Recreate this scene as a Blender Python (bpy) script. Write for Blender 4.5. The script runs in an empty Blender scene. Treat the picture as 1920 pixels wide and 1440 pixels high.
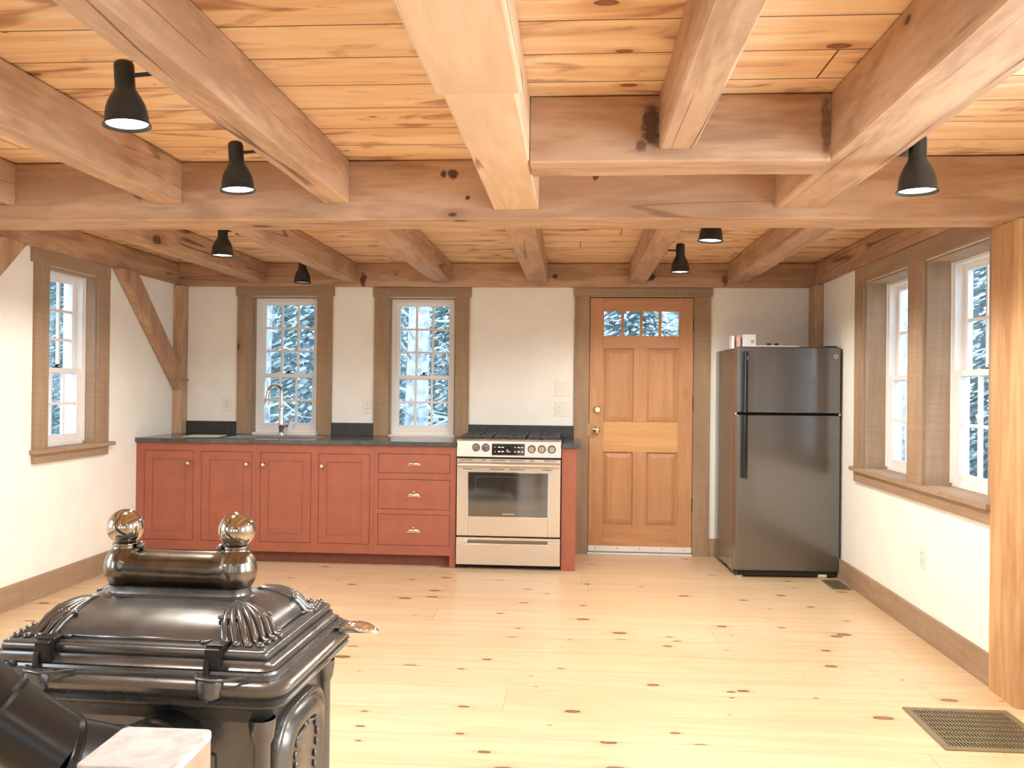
import bpy, bmesh, math, random
from mathutils import Vector, Matrix
random.seed(7)
PI = math.pi
S = bpy.context.scene
COL = S.collection

# ------------------------------------------------------------------ camera
F_PX, YAW, PIT, ROLL, CH = 1626.7, 0.07153, 0.00460, 0.01057, 1.3129
cam_d = bpy.data.cameras.new('camera'); cam = bpy.data.objects.new('camera', cam_d); COL.objects.link(cam)
cam_d.sensor_width = 36.0; cam_d.lens = 36.0 * F_PX / 1920.0; cam_d.clip_start = 0.05; cam_d.clip_end = 200
_r0 = Vector((math.cos(YAW), math.sin(YAW), 0))
_f = Vector((-math.sin(YAW)*math.cos(PIT), math.cos(YAW)*math.cos(PIT), math.sin(PIT)))
_u0 = _r0.cross(_f)
_r = math.cos(ROLL)*_r0 + math.sin(ROLL)*_u0
_u = -math.sin(ROLL)*_r0 + math.cos(ROLL)*_u0
_m = Matrix((_r, _u, -_f)).transposed().to_4x4(); _m.translation = Vector((0, 0, CH))
cam.matrix_world = _m
S.camera = cam

# ------------------------------------------------------------------ colour management, world, lights
S.view_settings.view_transform = 'Standard'; S.view_settings.look = 'None'
S.view_settings.gamma = 1.0; S.view_settings.exposure = 0.17
S.view_settings.use_curve_mapping = False
S.cycles.use_denoising = True
S.cycles.max_bounces = 8; S.cycles.diffuse_bounces = 5; S.cycles.glossy_bounces = 4
S.cycles.transmission_bounces = 6; S.cycles.transparent_max_bounces = 12
S.cycles.caustics_reflective = False; S.cycles.caustics_refractive = False
S.cycles.sample_clamp_indirect = 6.0
W = bpy.data.worlds.new('sky'); S.world = W; W.use_nodes = True
wn = W.node_tree.nodes; wl = W.node_tree.links
bg = wn['Background']; bg.inputs['Strength'].default_value = 3.6
_tc = wn.new('ShaderNodeTexCoord'); _sx = wn.new('ShaderNodeSeparateXYZ'); _rp = wn.new('ShaderNodeValToRGB')
wl.new(_tc.outputs['Generated'], _sx.inputs[0]); wl.new(_sx.outputs['Z'], _rp.inputs[0]); wl.new(_rp.outputs[0], bg.inputs['Color'])
_rp.color_ramp.elements[0].position = 0.0; _rp.color_ramp.elements[0].color = (0.80, 0.90, 1.0, 1)
_rp.color_ramp.elements[1].position = 0.6; _rp.color_ramp.elements[1].color = (0.62, 0.80, 1.0, 1)

def area(name, loc, rot, sx, sy, power, col):
    d = bpy.data.lights.new(name, 'AREA'); d.shape = 'RECTANGLE'; d.size = sx; d.size_y = sy
    d.energy = power; d.color = col
    o = bpy.data.objects.new(name, d); COL.objects.link(o); o.location = loc; o.rotation_euler = rot
    return o
def fill_bulb_light(name, loc, power, col, r=0.05):
    d = bpy.data.lights.new(name, 'POINT'); d.energy = power; d.color = col; d.shadow_soft_size = r
    o = bpy.data.objects.new(name, d); COL.objects.link(o); o.location = loc
    return o
# fill added outside unseen rear and left windows; right windows carry side daylight
DAY = (0.80, 0.91, 1.0); WARM = (1.0, 0.90, 0.78)
for wx in (-2.35, -0.69, 0.97):
    area('rear_window_fill', (wx, -3.52, 1.45), (PI/2, 0, PI), 1.1, 1.35, 125, DAY)
for wy in (0.35, 2.1):
    area('side_window_daylight', (2.2, wy, 1.42), (PI/2, 0, PI/2), 1.0, 1.2, 80, DAY)
for wy in (-0.3, 1.6):
    area('left_window_fill', (-3.57, wy, 1.42), (PI/2, 0, -PI/2), 1.0, 1.2, 45, DAY)
# warm bulbs of the added fill lamps, unseen behind the photographer

# ------------------------------------------------------------------ materials
MATS = {}
class NT:
    def __init__(s, name):
        s.m = bpy.data.materials.new(name); s.m.use_nodes = True
        s.n = s.m.node_tree.nodes; s.l = s.m.node_tree.links; s.b = s.n['Principled BSDF']; MATS[name] = s.m
    def N(s, t, **k):
        o = s.n.new(t)
        for a, v in k.items(): setattr(o, a, v)
        return o
    def L(s, a, b): s.l.new(a, b)
    def math(s, op, a, b=None, c=None, clamp=False):
        o = s.n.new('ShaderNodeMath'); o.operation = op; o.use_clamp = clamp
        for i, v in enumerate((a, b, c)):
            if v is None: continue
            if isinstance(v, (int, float)): o.inputs[i].default_value = v
            else: s.L(v, o.inputs[i])
        return o.outputs[0]
    def mapr(s, v, a, b, c=0.0, d=1.0):
        o = s.n.new('ShaderNodeMapRange'); o.interpolation_type = 'SMOOTHSTEP'
        for i, x in enumerate((v, a, b, c, d)):
            if isinstance(x, (int, float)): o.inputs[i].default_value = x
            else: s.L(x, o.inputs[i])
        return o.outputs[0]
    def mix(s, f, a, b, mode='MIX'):
        o = s.n.new('ShaderNodeMix'); o.data_type = 'RGBA'; o.blend_type = mode
        for i, v in ((0, f), (6, a), (7, b)):
            if isinstance(v, (int, float)): o.inputs[i].default_value = v
            elif isinstance(v, tuple): o.inputs[i].default_value = (*v, 1)
            else: s.L(v, o.inputs[i])
        return o.outputs[2]
    def set(s, **k):
        for a, v in k.items():
            i = s.b.inputs[a.replace('_', ' ')]
            if isinstance(v, tuple): i.default_value = (*v, 1)
            elif isinstance(v, (int, float)): i.default_value = v
            else: s.L(v, i)
    def bump(s, h, st, dist=0.01):
        o = s.n.new('ShaderNodeBump'); o.inputs['Strength'].default_value = st; o.inputs['Distance'].default_value = dist
        s.L(h, o.inputs['Height']); s.L(o.outputs[0], s.b.inputs['Normal'])

def plain(name, col, rough=0.5, metal=0.0, var=0.0, bump=0.0, scale=20, spec=0.5):
    t = NT(name)
    t.set(Roughness=rough, Metallic=metal); t.b.inputs['Specular IOR Level'].default_value = spec
    tc = t.N('ShaderNodeTexCoord'); n = t.N('ShaderNodeTexNoise'); n.inputs['Scale'].default_value = scale; n.inputs['Detail'].default_value = 4
    t.L(tc.outputs['Object'], n.inputs['Vector'])
    f = t.mapr(n.outputs[0], 0.3, 0.7)
    dark = tuple(c*(1-var) for c in col); lite = tuple(min(1, c*(1+var)) for c in col)
    t.L(t.mix(f, dark, lite), t.b.inputs['Base Color'])
    if bump: t.bump(n.outputs[0], bump, 0.004)
    return t.m

def wood(name, light, dark, axis='X', knot=0.0, knotcol=(0.12, 0.05, 0.025), along=1.1, across=13.0, rough=0.6, bump=0.25, contrast=1.0, blotch=0.3, saw=0.0, ksz=0.15, check=0.0, spots=()):
    t = NT(name)
    tc = t.N('ShaderNodeTexCoord'); oi = t.N('ShaderNodeObjectInfo')
    add = t.N('ShaderNodeVectorMath', operation='ADD'); sc = t.N('ShaderNodeVectorMath', operation='SCALE')
    cmb = t.N('ShaderNodeCombineXYZ')
    for i, k in enumerate((17.3, 9.1, 5.7)): t.L(t.math('MULTIPLY', oi.outputs['Random'], k), cmb.inputs[i])
    t.L(tc.outputs['Object'], add.inputs[0]); t.L(cmb.outputs[0], add.inputs[1])
    mp = t.N('ShaderNodeMapping'); t.L(add.outputs[0], mp.inputs['Vector'])
    s3 = [across]*3; s3['XYZ'.index(axis)] = along
    mp.inputs['Scale'].default_value = s3
    n1 = t.N('ShaderNodeTexNoise'); n1.inputs['Scale'].default_value = 1.0; n1.inputs['Detail'].default_value = 5; n1.inputs['Distortion'].default_value = 0.7
    t.L(mp.outputs[0], n1.inputs['Vector'])
    n2 = t.N('ShaderNodeTexNoise'); n2.inputs['Scale'].default_value = 5.0; n2.inputs['Detail'].default_value = 3
    t.L(mp.outputs[0], n2.inputs['Vector'])
    n3 = t.N('ShaderNodeTexNoise'); n3.inputs['Scale'].default_value = 1.7; n3.inputs['Detail'].default_value = 3
    t.L(add.outputs[0], n3.inputs['Vector'])
    g = t.math('ADD', t.math('MULTIPLY', n1.outputs[0], 0.7), t.math('MULTIPLY', n2.outputs[0], 0.3))
    g = t.mapr(g, 0.5-0.22/contrast, 0.5+0.22/contrast)
    c = t.mix(g, dark, light)
    bl = t.mapr(n3.outputs[0], 0.35, 0.7)
    mid = tuple((a*0.45+b*0.55)*0.92 for a, b in zip(light, dark))
    c = t.mix(t.math('MULTIPLY', bl, blotch), c, mid)
    if saw:
        mq = t.N('ShaderNodeMapping'); t.L(add.outputs[0], mq.inputs['Vector'])
        s4 = [3.0]*3; s4['XYZ'.index(axis)] = 110.0; mq.inputs['Scale'].default_value = s4
        n4 = t.N('ShaderNodeTexNoise'); n4.inputs['Scale'].default_value = 1.0; n4.inputs['Detail'].default_value = 2; t.L(mq.outputs[0], n4.inputs['Vector'])
        c = t.mix(t.math('MULTIPLY', t.mapr(n4.outputs[0], 0.4, 0.65), saw), c, tuple(x*0.62 for x in dark))
    if knot:
        mk = t.N('ShaderNodeMapping'); t.L(add.outputs[0], mk.inputs['Vector'])
        s5 = [knot*1.5]*3; s5['XYZ'.index(axis)] = knot*0.75; mk.inputs['Scale'].default_value = s5
        v = t.N('ShaderNodeTexVoronoi'); v.inputs['Scale'].default_value = 1.0; t.L(mk.outputs[0], v.inputs['Vector'])
        sp = t.N('ShaderNodeSeparateColor'); t.L(v.outputs['Color'], sp.inputs[0])
        size = t.math('MULTIPLY', t.math('POWER', sp.outputs[0], 2.0), ksz)
        dist = t.math('ADD', v.outputs['Distance'], t.math('MULTIPLY', t.math('SUBTRACT', n2.outputs[0], 0.5), 0.035))
        halo = t.mapr(dist, t.math('MULTIPLY', size, 3.0), size)
        core = t.mapr(dist, size, t.math('MULTIPLY', size, 0.75))
        c = t.mix(t.math('MULTIPLY', halo, 0.45), c, tuple(a*0.7 for a in dark))
        c = t.mix(t.math('MULTIPLY', core, 0.85), c, knotcol)
    if check:
        mc = t.N('ShaderNodeMapping'); t.L(add.outputs[0], mc.inputs['Vector']); s6 = [6.0]*3; s6['XYZ'.index(axis)] = 0.22; mc.inputs['Scale'].default_value = s6
        nc = t.N('ShaderNodeTexNoise'); nc.inputs['Scale'].default_value = 1.0; nc.inputs['Detail'].default_value = 1.5; t.L(mc.outputs[0], nc.inputs['Vector'])
        ln = t.mapr(t.math('ABSOLUTE', t.math('SUBTRACT', nc.outputs[0], 0.56)), 0.007, 0.002)
        c = t.mix(t.math('MULTIPLY', t.math('MULTIPLY', ln, check), t.mapr(n3.outputs[0], 0.42, 0.55)), c, (0.10, 0.045, 0.025))
    for (cx, cy, cz), (rx, ry, rz), amt in spots:      # pitch pockets and dark knots at their own place on the timber
        ms = t.N('ShaderNodeMapping'); t.L(tc.outputs['Object'], ms.inputs['Vector'])
        ms.inputs['Scale'].default_value = (1/rx, 1/ry, 1/rz); ms.inputs['Location'].default_value = (-cx/rx, -cy/ry, -cz/rz)
        ln_ = t.N('ShaderNodeVectorMath', operation='LENGTH'); t.L(ms.outputs[0], ln_.inputs[0])
        nn = t.N('ShaderNodeTexNoise'); nn.inputs['Scale'].default_value = 28; nn.inputs['Detail'].default_value = 3; t.L(tc.outputs['Object'], nn.inputs['Vector'])
        dd_ = t.math('ADD', ln_.outputs['Value'], t.math('MULTIPLY', t.math('SUBTRACT', nn.outputs[0], 0.5), 1.6))
        c = t.mix(t.math('MULTIPLY', t.mapr(dd_, 1.15, 0.6), amt), c, (0.055, 0.022, 0.018))
    t.L(c, t.b.inputs['Base Color']); t.set(Roughness=rough)
    t.b.inputs['Specular IOR Level'].default_value = 0.35
    t.bump(g, bump, 0.003)
    return t.m

def planks(name, width, length, light, dark, tint, seam, rough, kx, ky, ksize, kcol, kring, halo_col, y_off=0.0, grain=0.5, knot_min=0.35, streak=None, coat=0.0):
    """Boards running along X: rows in Y of the given width, butt joints, knots; world-aligned (object sits at the origin)."""
    t = NT(name)
    tc = t.N('ShaderNodeTexCoord'); sp = t.N('ShaderNodeSeparateXYZ'); t.L(tc.outputs['Object'], sp.inputs[0])
    X, Y = sp.outputs['X'], sp.outputs['Y']
    yy = t.math('DIVIDE', t.math('ADD', Y, 20.0+y_off), width)
    row = t.math('FLOOR', yy); fy = t.math('FRACT', yy)
    wr = t.N('ShaderNodeTexWhiteNoise', noise_dimensions='1D'); t.L(row, wr.inputs['W'])
    xx = t.math('DIVIDE', t.math('ADD', t.math('ADD', X, 30.0), t.math('MULTIPLY', wr.outputs['Value'], length*5)), length)
    colm = t.math('FLOOR', xx); fx = t.math('FRACT', xx)
    cell = t.N('ShaderNodeCombineXYZ'); t.L(row, cell.inputs[0]); t.L(colm, cell.inputs[1])
    wc = t.N('ShaderNodeTexWhiteNoise', noise_dimensions='2D'); t.L(cell.outputs[0], wc.inputs['Vector'])
    rv = wc.outputs['Value']
    gv = t.N('ShaderNodeCombineXYZ')
    t.L(t.math('ADD', t.math('MULTIPLY', X, 1.3), t.math('MULTIPLY', rv, 40)), gv.inputs[0])
    t.L(t.math('MULTIPLY', Y, 15.0), gv.inputs[1]); t.L(t.math('MULTIPLY', rv, 33), gv.inputs[2])
    n1 = t.N('ShaderNodeTexNoise'); n1.inputs['Scale'].default_value = 1.0; n1.inputs['Detail'].default_value = 5; n1.inputs['Distortion'].default_value = 0.8
    t.L(gv.outputs[0], n1.inputs['Vector'])
    g = t.mapr(n1.outputs[0], 0.32, 0.68)
    c = t.mix(t.math('MULTIPLY', g, grain), light, dark)
    c = t.mix(t.math('MULTIPLY', rv, 0.55), c, tint, 'MULTIPLY')
    if streak:
        gs = t.N('ShaderNodeCombineXYZ'); t.L(t.math('ADD', t.math('MULTIPLY', X, 2.2), t.math('MULTIPLY', rv, 17)), gs.inputs[0]); t.L(t.math('MULTIPLY', Y, 7.0), gs.inputs[1]); t.L(rv, gs.inputs[2])
        n5 = t.N('ShaderNodeTexNoise'); n5.inputs['Scale'].default_value = 1.0; n5.inputs['Detail'].default_value = 6; n5.inputs['Distortion'].default_value = 1.2
        t.L(gs.outputs[0], n5.inputs['Vector'])
        c = t.mix(t.mapr(n5.outputs[0], 0.52, 0.70, 0.0, streak[1]), c, streak[0])
    kv = t.N('ShaderNodeCombineXYZ')
    t.L(t.math('ADD', t.math('MULTIPLY', X, kx), t.math('MULTIPLY', wr.outputs['Value'], 51)), kv.inputs[0])
    t.L(t.math('MULTIPLY', Y, ky), kv.inputs[1])
    dn = t.N('ShaderNodeTexNoise'); dn.inputs['Scale'].default_value = 22; dn.inputs['Detail'].default_value = 2; t.L(tc.outputs['Object'], dn.inputs['Vector'])
    v = t.N('ShaderNodeTexVoronoi', voronoi_dimensions='2D'); v.inputs['Scale'].default_value = 1.0; t.L(kv.outputs[0], v.inputs['Vector'])
    sc = t.N('ShaderNodeSeparateColor'); t.L(v.outputs['Color'], sc.inputs[0])
    k = t.math('MAXIMUM', t.math('SUBTRACT', sc.outputs[0], knot_min), 0.0)
    size = t.math('MULTIPLY', t.math('POWER', k, 1.5), ksize)
    dist = t.math('ADD', v.outputs['Distance'], t.math('MULTIPLY', t.math('SUBTRACT', dn.outputs[0], 0.5), 0.03))
    has = t.mapr(k, 0.005, 0.02)
    halo = t.math('MULTIPLY', t.mapr(dist, t.math('MULTIPLY', size, 2.8), size), has)
    ring = t.math('MULTIPLY', t.mapr(dist, size, t.math('MULTIPLY', size, 0.9)), has)
    core = t.math('MULTIPLY', t.mapr(dist, t.math('MULTIPLY', size, 0.75), t.math('MULTIPLY', size, 0.6)), has)
    c = t.mix(t.math('MULTIPLY', halo, 0.4), c, halo_col)
    c = t.mix(t.math('MULTIPLY', ring, 0.9), c, kring)
    c = t.mix(t.math('MULTIPLY', core, 0.8), c, kcol)
    ey = t.math('MULTIPLY', t.math('MINIMUM', fy, t.math('SUBTRACT', 1.0, fy)), width)
    ex = t.math('MULTIPLY', t.math('MINIMUM', fx, t.math('SUBTRACT', 1.0, fx)), length)
    e = t.math('MINIMUM', ey, ex)
    sm = t.mapr(e, seam[1], seam[1]*0.4)
    c = t.mix(t.math('MULTIPLY', sm, seam[2]), c, seam[0])
    t.L(c, t.b.inputs['Base Color']); t.set(Roughness=rough)
    t.b.inputs['Specular IOR Level'].default_value = 0.4
    if coat: t.b.inputs['Coat Weight'].default_value = coat; t.b.inputs['Coat Roughness'].default_value = 0.25
    h = t.math('SUBTRACT', t.math('MULTIPLY', n1.outputs[0], 0.15), sm)
    t.bump(h, 0.35, 0.003)
    return t.m

M_floor = planks('pine_floor_boards', 0.2645, 3.4, (0.78, 0.60, 0.39), (0.64, 0.45, 0.26), (0.94, 0.88, 0.78), ((0.33, 0.20, 0.09), 0.0016, 0.75), 0.33,
                 2.5, 5.2, 0.15, (0.36, 0.15, 0.06), (0.07, 0.025, 0.012), (0.60, 0.33, 0.14), y_off=0.02, grain=0.55, knot_min=0.18, coat=0.25)
M_ceil = planks('pine_ceiling_boards', 0.236, 4.2, (0.93, 0.71, 0.47), (0.78, 0.48, 0.26), (0.92, 0.84, 0.76), ((0.09, 0.035, 0.02), 0.0042, 0.95), 0.55,
                1.9, 3.8, 0.13, (0.30, 0.11, 0.045), (0.16, 0.06, 0.025), (0.45, 0.18, 0.07), y_off=0.07, grain=0.8, knot_min=0.25, streak=((0.33, 0.13, 0.055), 0.8))
M_beam = {a: wood('timber_'+a.lower(), (0.58, 0.38, 0.24), (0.38, 0.22, 0.13), a, knot=2.6, knotcol=(0.07, 0.03, 0.02), along=1.5, across=9, contrast=1.6, blotch=0.6, check=0.8) for a in 'XYZ'}
def spotted(name, spots): return wood(name, (0.58, 0.38, 0.24), (0.38, 0.22, 0.13), 'X', knot=2.6, knotcol=(0.07, 0.03, 0.02), along=1.5, across=9, contrast=1.6, blotch=0.6, check=0.5, spots=spots)
M_cross = spotted('timber_crossbeam', [((0.148, -0.115, 0.200), (0.026, 0.05, 0.022), 0.9), ((0.108, -0.115, 0.202), (0.016, 0.05, 0.018), 0.9), ((0.215, -0.115, 0.098), (0.010, 0.05, 0.010), 0.9), ((0.77, -0.115, 0.185), (0.016, 0.05, 0.018), 0.9), ((-1.27, -0.115, 0.14), (0.03, 0.05, 0.05), 0.6), ((1.60, -0.115, 0.15), (0.025, 0.05, 0.07), 0.7)])
M_header = spotted('timber_header', [((-0.093, -0.10, 0.135), (0.032, 0.05, 0.085), 0.85), ((-0.125, -0.10, 0.055), (0.024, 0.05, 0.022), 0.7), ((0.485, -0.10, 0.11), (0.02, 0.05, 0.10), 0.6)])
M_plateb = spotted('timber_back_plate', [((-1.02, -0.03, 0.055), (0.03, 0.05, 0.05), 0.9), ((0.36, -0.03, 0.075), (0.03, 0.05, 0.025), 0.9), ((0.53, -0.03, 0.085), (0.025, 0.05, 0.022), 0.8), ((1.28, -0.03, 0.09), (0.035, 0.05, 0.04), 0.9), ((1.86, -0.03, 0.06), (0.03, 0.05, 0.05), 0.8), ((-0.75, -0.03, 0.10), (0.012, 0.05, 0.01), 0.9)])
M_post = wood('golden_timber', (0.64, 0.40, 0.20), (0.44, 0.23, 0.10), 'Z', knot=1.8, along=1.1, across=9, contrast=1.3)
M_cas = {a: wood('rough_sawn_casing_'+a.lower(), (0.44, 0.31, 0.20), (0.31, 0.205, 0.125), a, knot=2.0, knotcol=(0.09, 0.05, 0.03), along=1.0, across=10, rough=0.75, saw=0.18, ksz=0.07) for a in 'XYZ'}
M_door = {a: wood('fir_door_'+a.lower(), (0.62, 0.34, 0.165), (0.48, 0.235, 0.11), a, knot=1.2, ksz=0.05, along=1.2, across=14, rough=0.45, blotch=0.5) for a in 'XZ'}
M_doorlite = wood('pale_fir_rail', (0.74, 0.43, 0.19), (0.60, 0.31, 0.12), 'X', along=1.2, across=14, rough=0.45)
M_wall = plain('cream_plaster', (0.91, 0.895, 0.825), 0.85, var=0.02, bump=0.05, scale=6)
M_white = plain('white_paint', (0.84, 0.82, 0.79), 0.4, var=0.01)
M_plate = plain('ivory_plastic', (0.85, 0.81, 0.73), 0.35)
M_red = plain('brick_red_milk_paint', (0.34, 0.105, 0.062), 0.45, var=0.06, scale=9)
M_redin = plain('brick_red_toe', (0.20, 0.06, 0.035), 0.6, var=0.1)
M_slate = plain('soapstone', (0.060, 0.066, 0.068), 0.17, var=0.25, scale=14, spec=0.9)
M_splash = plain('honed_soapstone', (0.035, 0.038, 0.038), 0.45, var=0.3, scale=60)
M_chrome = plain('chrome', (0.85, 0.84, 0.82), 0.08, 1.0)
M_brass = plain('polished_brass_nickel', (0.85, 0.77, 0.56), 0.12, 1.0)
M_dark = plain('black_iron', (0.02, 0.02, 0.02), 0.5)
M_black = plain('black_enamel_cooktop', (0.012, 0.012, 0.012), 0.35)
M_gap = plain('shadow_gap', (0.015, 0.013, 0.012), 0.8)
M_glassblk = plain('black_glass', (0.014, 0.013, 0.012), 0.06, spec=1.0)
M_glassblk.node_tree.nodes['Principled BSDF'].inputs['IOR'].default_value = 1.9
M_handle = plain('gloss_black_plastic', (0.008, 0.008, 0.008), 0.15)
M_sink = plain('stainless_sink', (0.55, 0.55, 0.55), 0.28, 1.0)
M_grate = plain('cast_iron_grate', (0.05, 0.05, 0.05), 0.55)
M_mark = plain('printed_marks', (0.75, 0.8, 0.85), 0.4)
M_lamp = plain('lamp_black', (0.018, 0.02, 0.018), 0.38)
M_lampin = plain('lamp_inner_white', (0.8, 0.8, 0.76), 0.5)
M_bark = plain('pale_bark', (0.62, 0.64, 0.68), 0.9, var=0.45, bump=0.5, scale=9)
M_barkd = plain('grey_bark', (0.36, 0.37, 0.41), 0.9, var=0.4, bump=0.5, scale=9)
M_leaf = plain('evergreen_needles', (0.56, 0.67, 0.67), 0.8, var=0.3, scale=3)
M_leafb = plain('pale_branches', (0.60, 0.66, 0.66), 0.8, var=0.4, scale=4)
M_ground = plain('forest_ground', (0.42, 0.45, 0.47), 0.9, var=0.3, scale=2)
M_vent = plain('bronze_vent', (0.30, 0.25, 0.15), 0.4, 0.6)
M_paper = plain('pale_green_paper', (0.66, 0.76, 0.56), 0.6)
M_pink = plain('pink_printed_card', (0.72, 0.42, 0.36), 0.6, var=0.3, scale=60)
M_box = plain('white_card', (0.86, 0.85, 0.83), 0.6)
M_tray = plain('cream_plastic', (0.80, 0.77, 0.68), 0.5)
M_cap = plain('bleached_board', (0.52, 0.50, 0.48), 0.55, var=0.16, scale=55)
M_capside = plain('shaded_side_pine', (0.45, 0.29, 0.19), 0.6, var=0.1)  # tan pine, with the shade of the side face darkened into it
M_rubber = plain('black_rubber', (0.01, 0.01, 0.01), 0.8)
M_gold = plain('threshold_metal', (0.82, 0.78, 0.70), 0.35, 0.3)

def stainless():
    t = NT('brushed_stainless'); tc = t.N('ShaderNodeTexCoord'); mp = t.N('ShaderNodeMapping'); mp.inputs['Scale'].default_value = (2, 2, 260)
    n = t.N('ShaderNodeTexNoise'); n.inputs['Scale'].default_value = 1; n.inputs['Detail'].default_value = 2
    t.L(tc.outputs['Object'], mp.inputs[0]); t.L(mp.outputs[0], n.inputs['Vector'])
    t.L(t.mix(n.outputs[0], (0.70, 0.63, 0.54), (0.80, 0.73, 0.64)), t.b.inputs['Base Color'])
    t.set(Metallic=0.85, Roughness=0.27); t.bump(n.outputs[0], 0.02, 0.001); return t.m
M_steel = stainless()
def iron():
    t = NT('enamelled_cast_iron'); tc = t.N('ShaderNodeTexCoord')
    n = t.N('ShaderNodeTexNoise'); n.inputs['Scale'].default_value = 240; n.inputs['Detail'].default_value = 2; t.L(tc.outputs['Object'], n.inputs['Vector'])
    n2 = t.N('ShaderNodeTexNoise'); n2.inputs['Scale'].default_value = 9; n2.inputs['Detail'].default_value = 3; t.L(tc.outputs['Object'], n2.inputs['Vector'])
    t.L(t.mix(n2.outputs[0], (0.13, 0.124, 0.115), (0.21, 0.20, 0.19)), t.b.inputs['Base Color'])
    t.set(Metallic=0.75, Roughness=t.mapr(n2.outputs[0], 0.2, 0.8, 0.22, 0.36)); t.bump(n.outputs[0], 0.10, 0.001); return t.m
M_iron = iron()
M_ball = plain('polished_nickel_ball', (0.50, 0.45, 0.38), 0.10, 1.0)
M_barrel = plain('worn_nickel', (0.22, 0.19, 0.155), 0.22, 1.0, var=0.35, scale=12)
M_pipe = plain('black_stovepipe', (0.035, 0.033, 0.030), 0.28, 0.6)
def fridge_m(name, c, r):
    t = NT(name); tc = t.N('ShaderNodeTexCoord'); n = t.N('ShaderNodeTexNoise'); n.inputs['Scale'].default_value = 330; n.inputs['Detail'].default_value = 2
    t.L(tc.outputs['Object'], n.inputs['Vector']); t.set(Base_Color=c, Roughness=r); t.bump(n.outputs[0], 0.35, 0.001)
    t.b.inputs['Specular IOR Level'].default_value = 0.9; t.b.inputs['Coat Weight'].default_value = 1.0; t.b.inputs['Coat Roughness'].default_value = 0.15; t.b.inputs['Coat IOR'].default_value = 1.85; return t.m
M_fridge = fridge_m('black_textured_steel', (0.040, 0.036, 0.032), 0.27)
M_frside = fridge_m('brown_black_side', (0.035, 0.026, 0.020), 0.25)
def glass():
    t = NT('window_glass'); out = t.n['Material Output']; t.n.remove(t.b)
    tr = t.N('ShaderNodeBsdfTransparent'); gl = t.N('ShaderNodeBsdfGlossy'); gl.inputs['Roughness'].default_value = 0.02
    fr = t.N('ShaderNodeFresnel'); fr.inputs['IOR'].default_value = 1.45; mx = t.N('ShaderNodeMixShader')
    tr.inputs['Color'].default_value = (0.96, 0.98, 1, 1)
    ge = t.N('ShaderNodeNewGeometry'); t.L(t.math('MULTIPLY', fr.outputs[0], t.math('SUBTRACT', 1.0, ge.outputs['Backfacing'])), mx.inputs[0]); t.L(tr.outputs[0], mx.inputs[1]); t.L(gl.outputs[0], mx.inputs[2]); t.L(mx.outputs[0], out.inputs['Surface'])
    return t.m
M_glass = glass()
def emis(name, col, st):
    t = NT(name); t.set(Base_Color=(1.0, 1.0, 1.0)); t.b.inputs['Emission Color'].default_value = (*col, 1); t.b.inputs['Emission Strength'].default_value = st; return t.m
M_bulb = emis('lit_bulb', (1.0, 0.97, 0.88), 9.0)
M_bulboff = plain('unlit_bulb', (0.8, 0.8, 0.78), 0.3)

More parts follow.
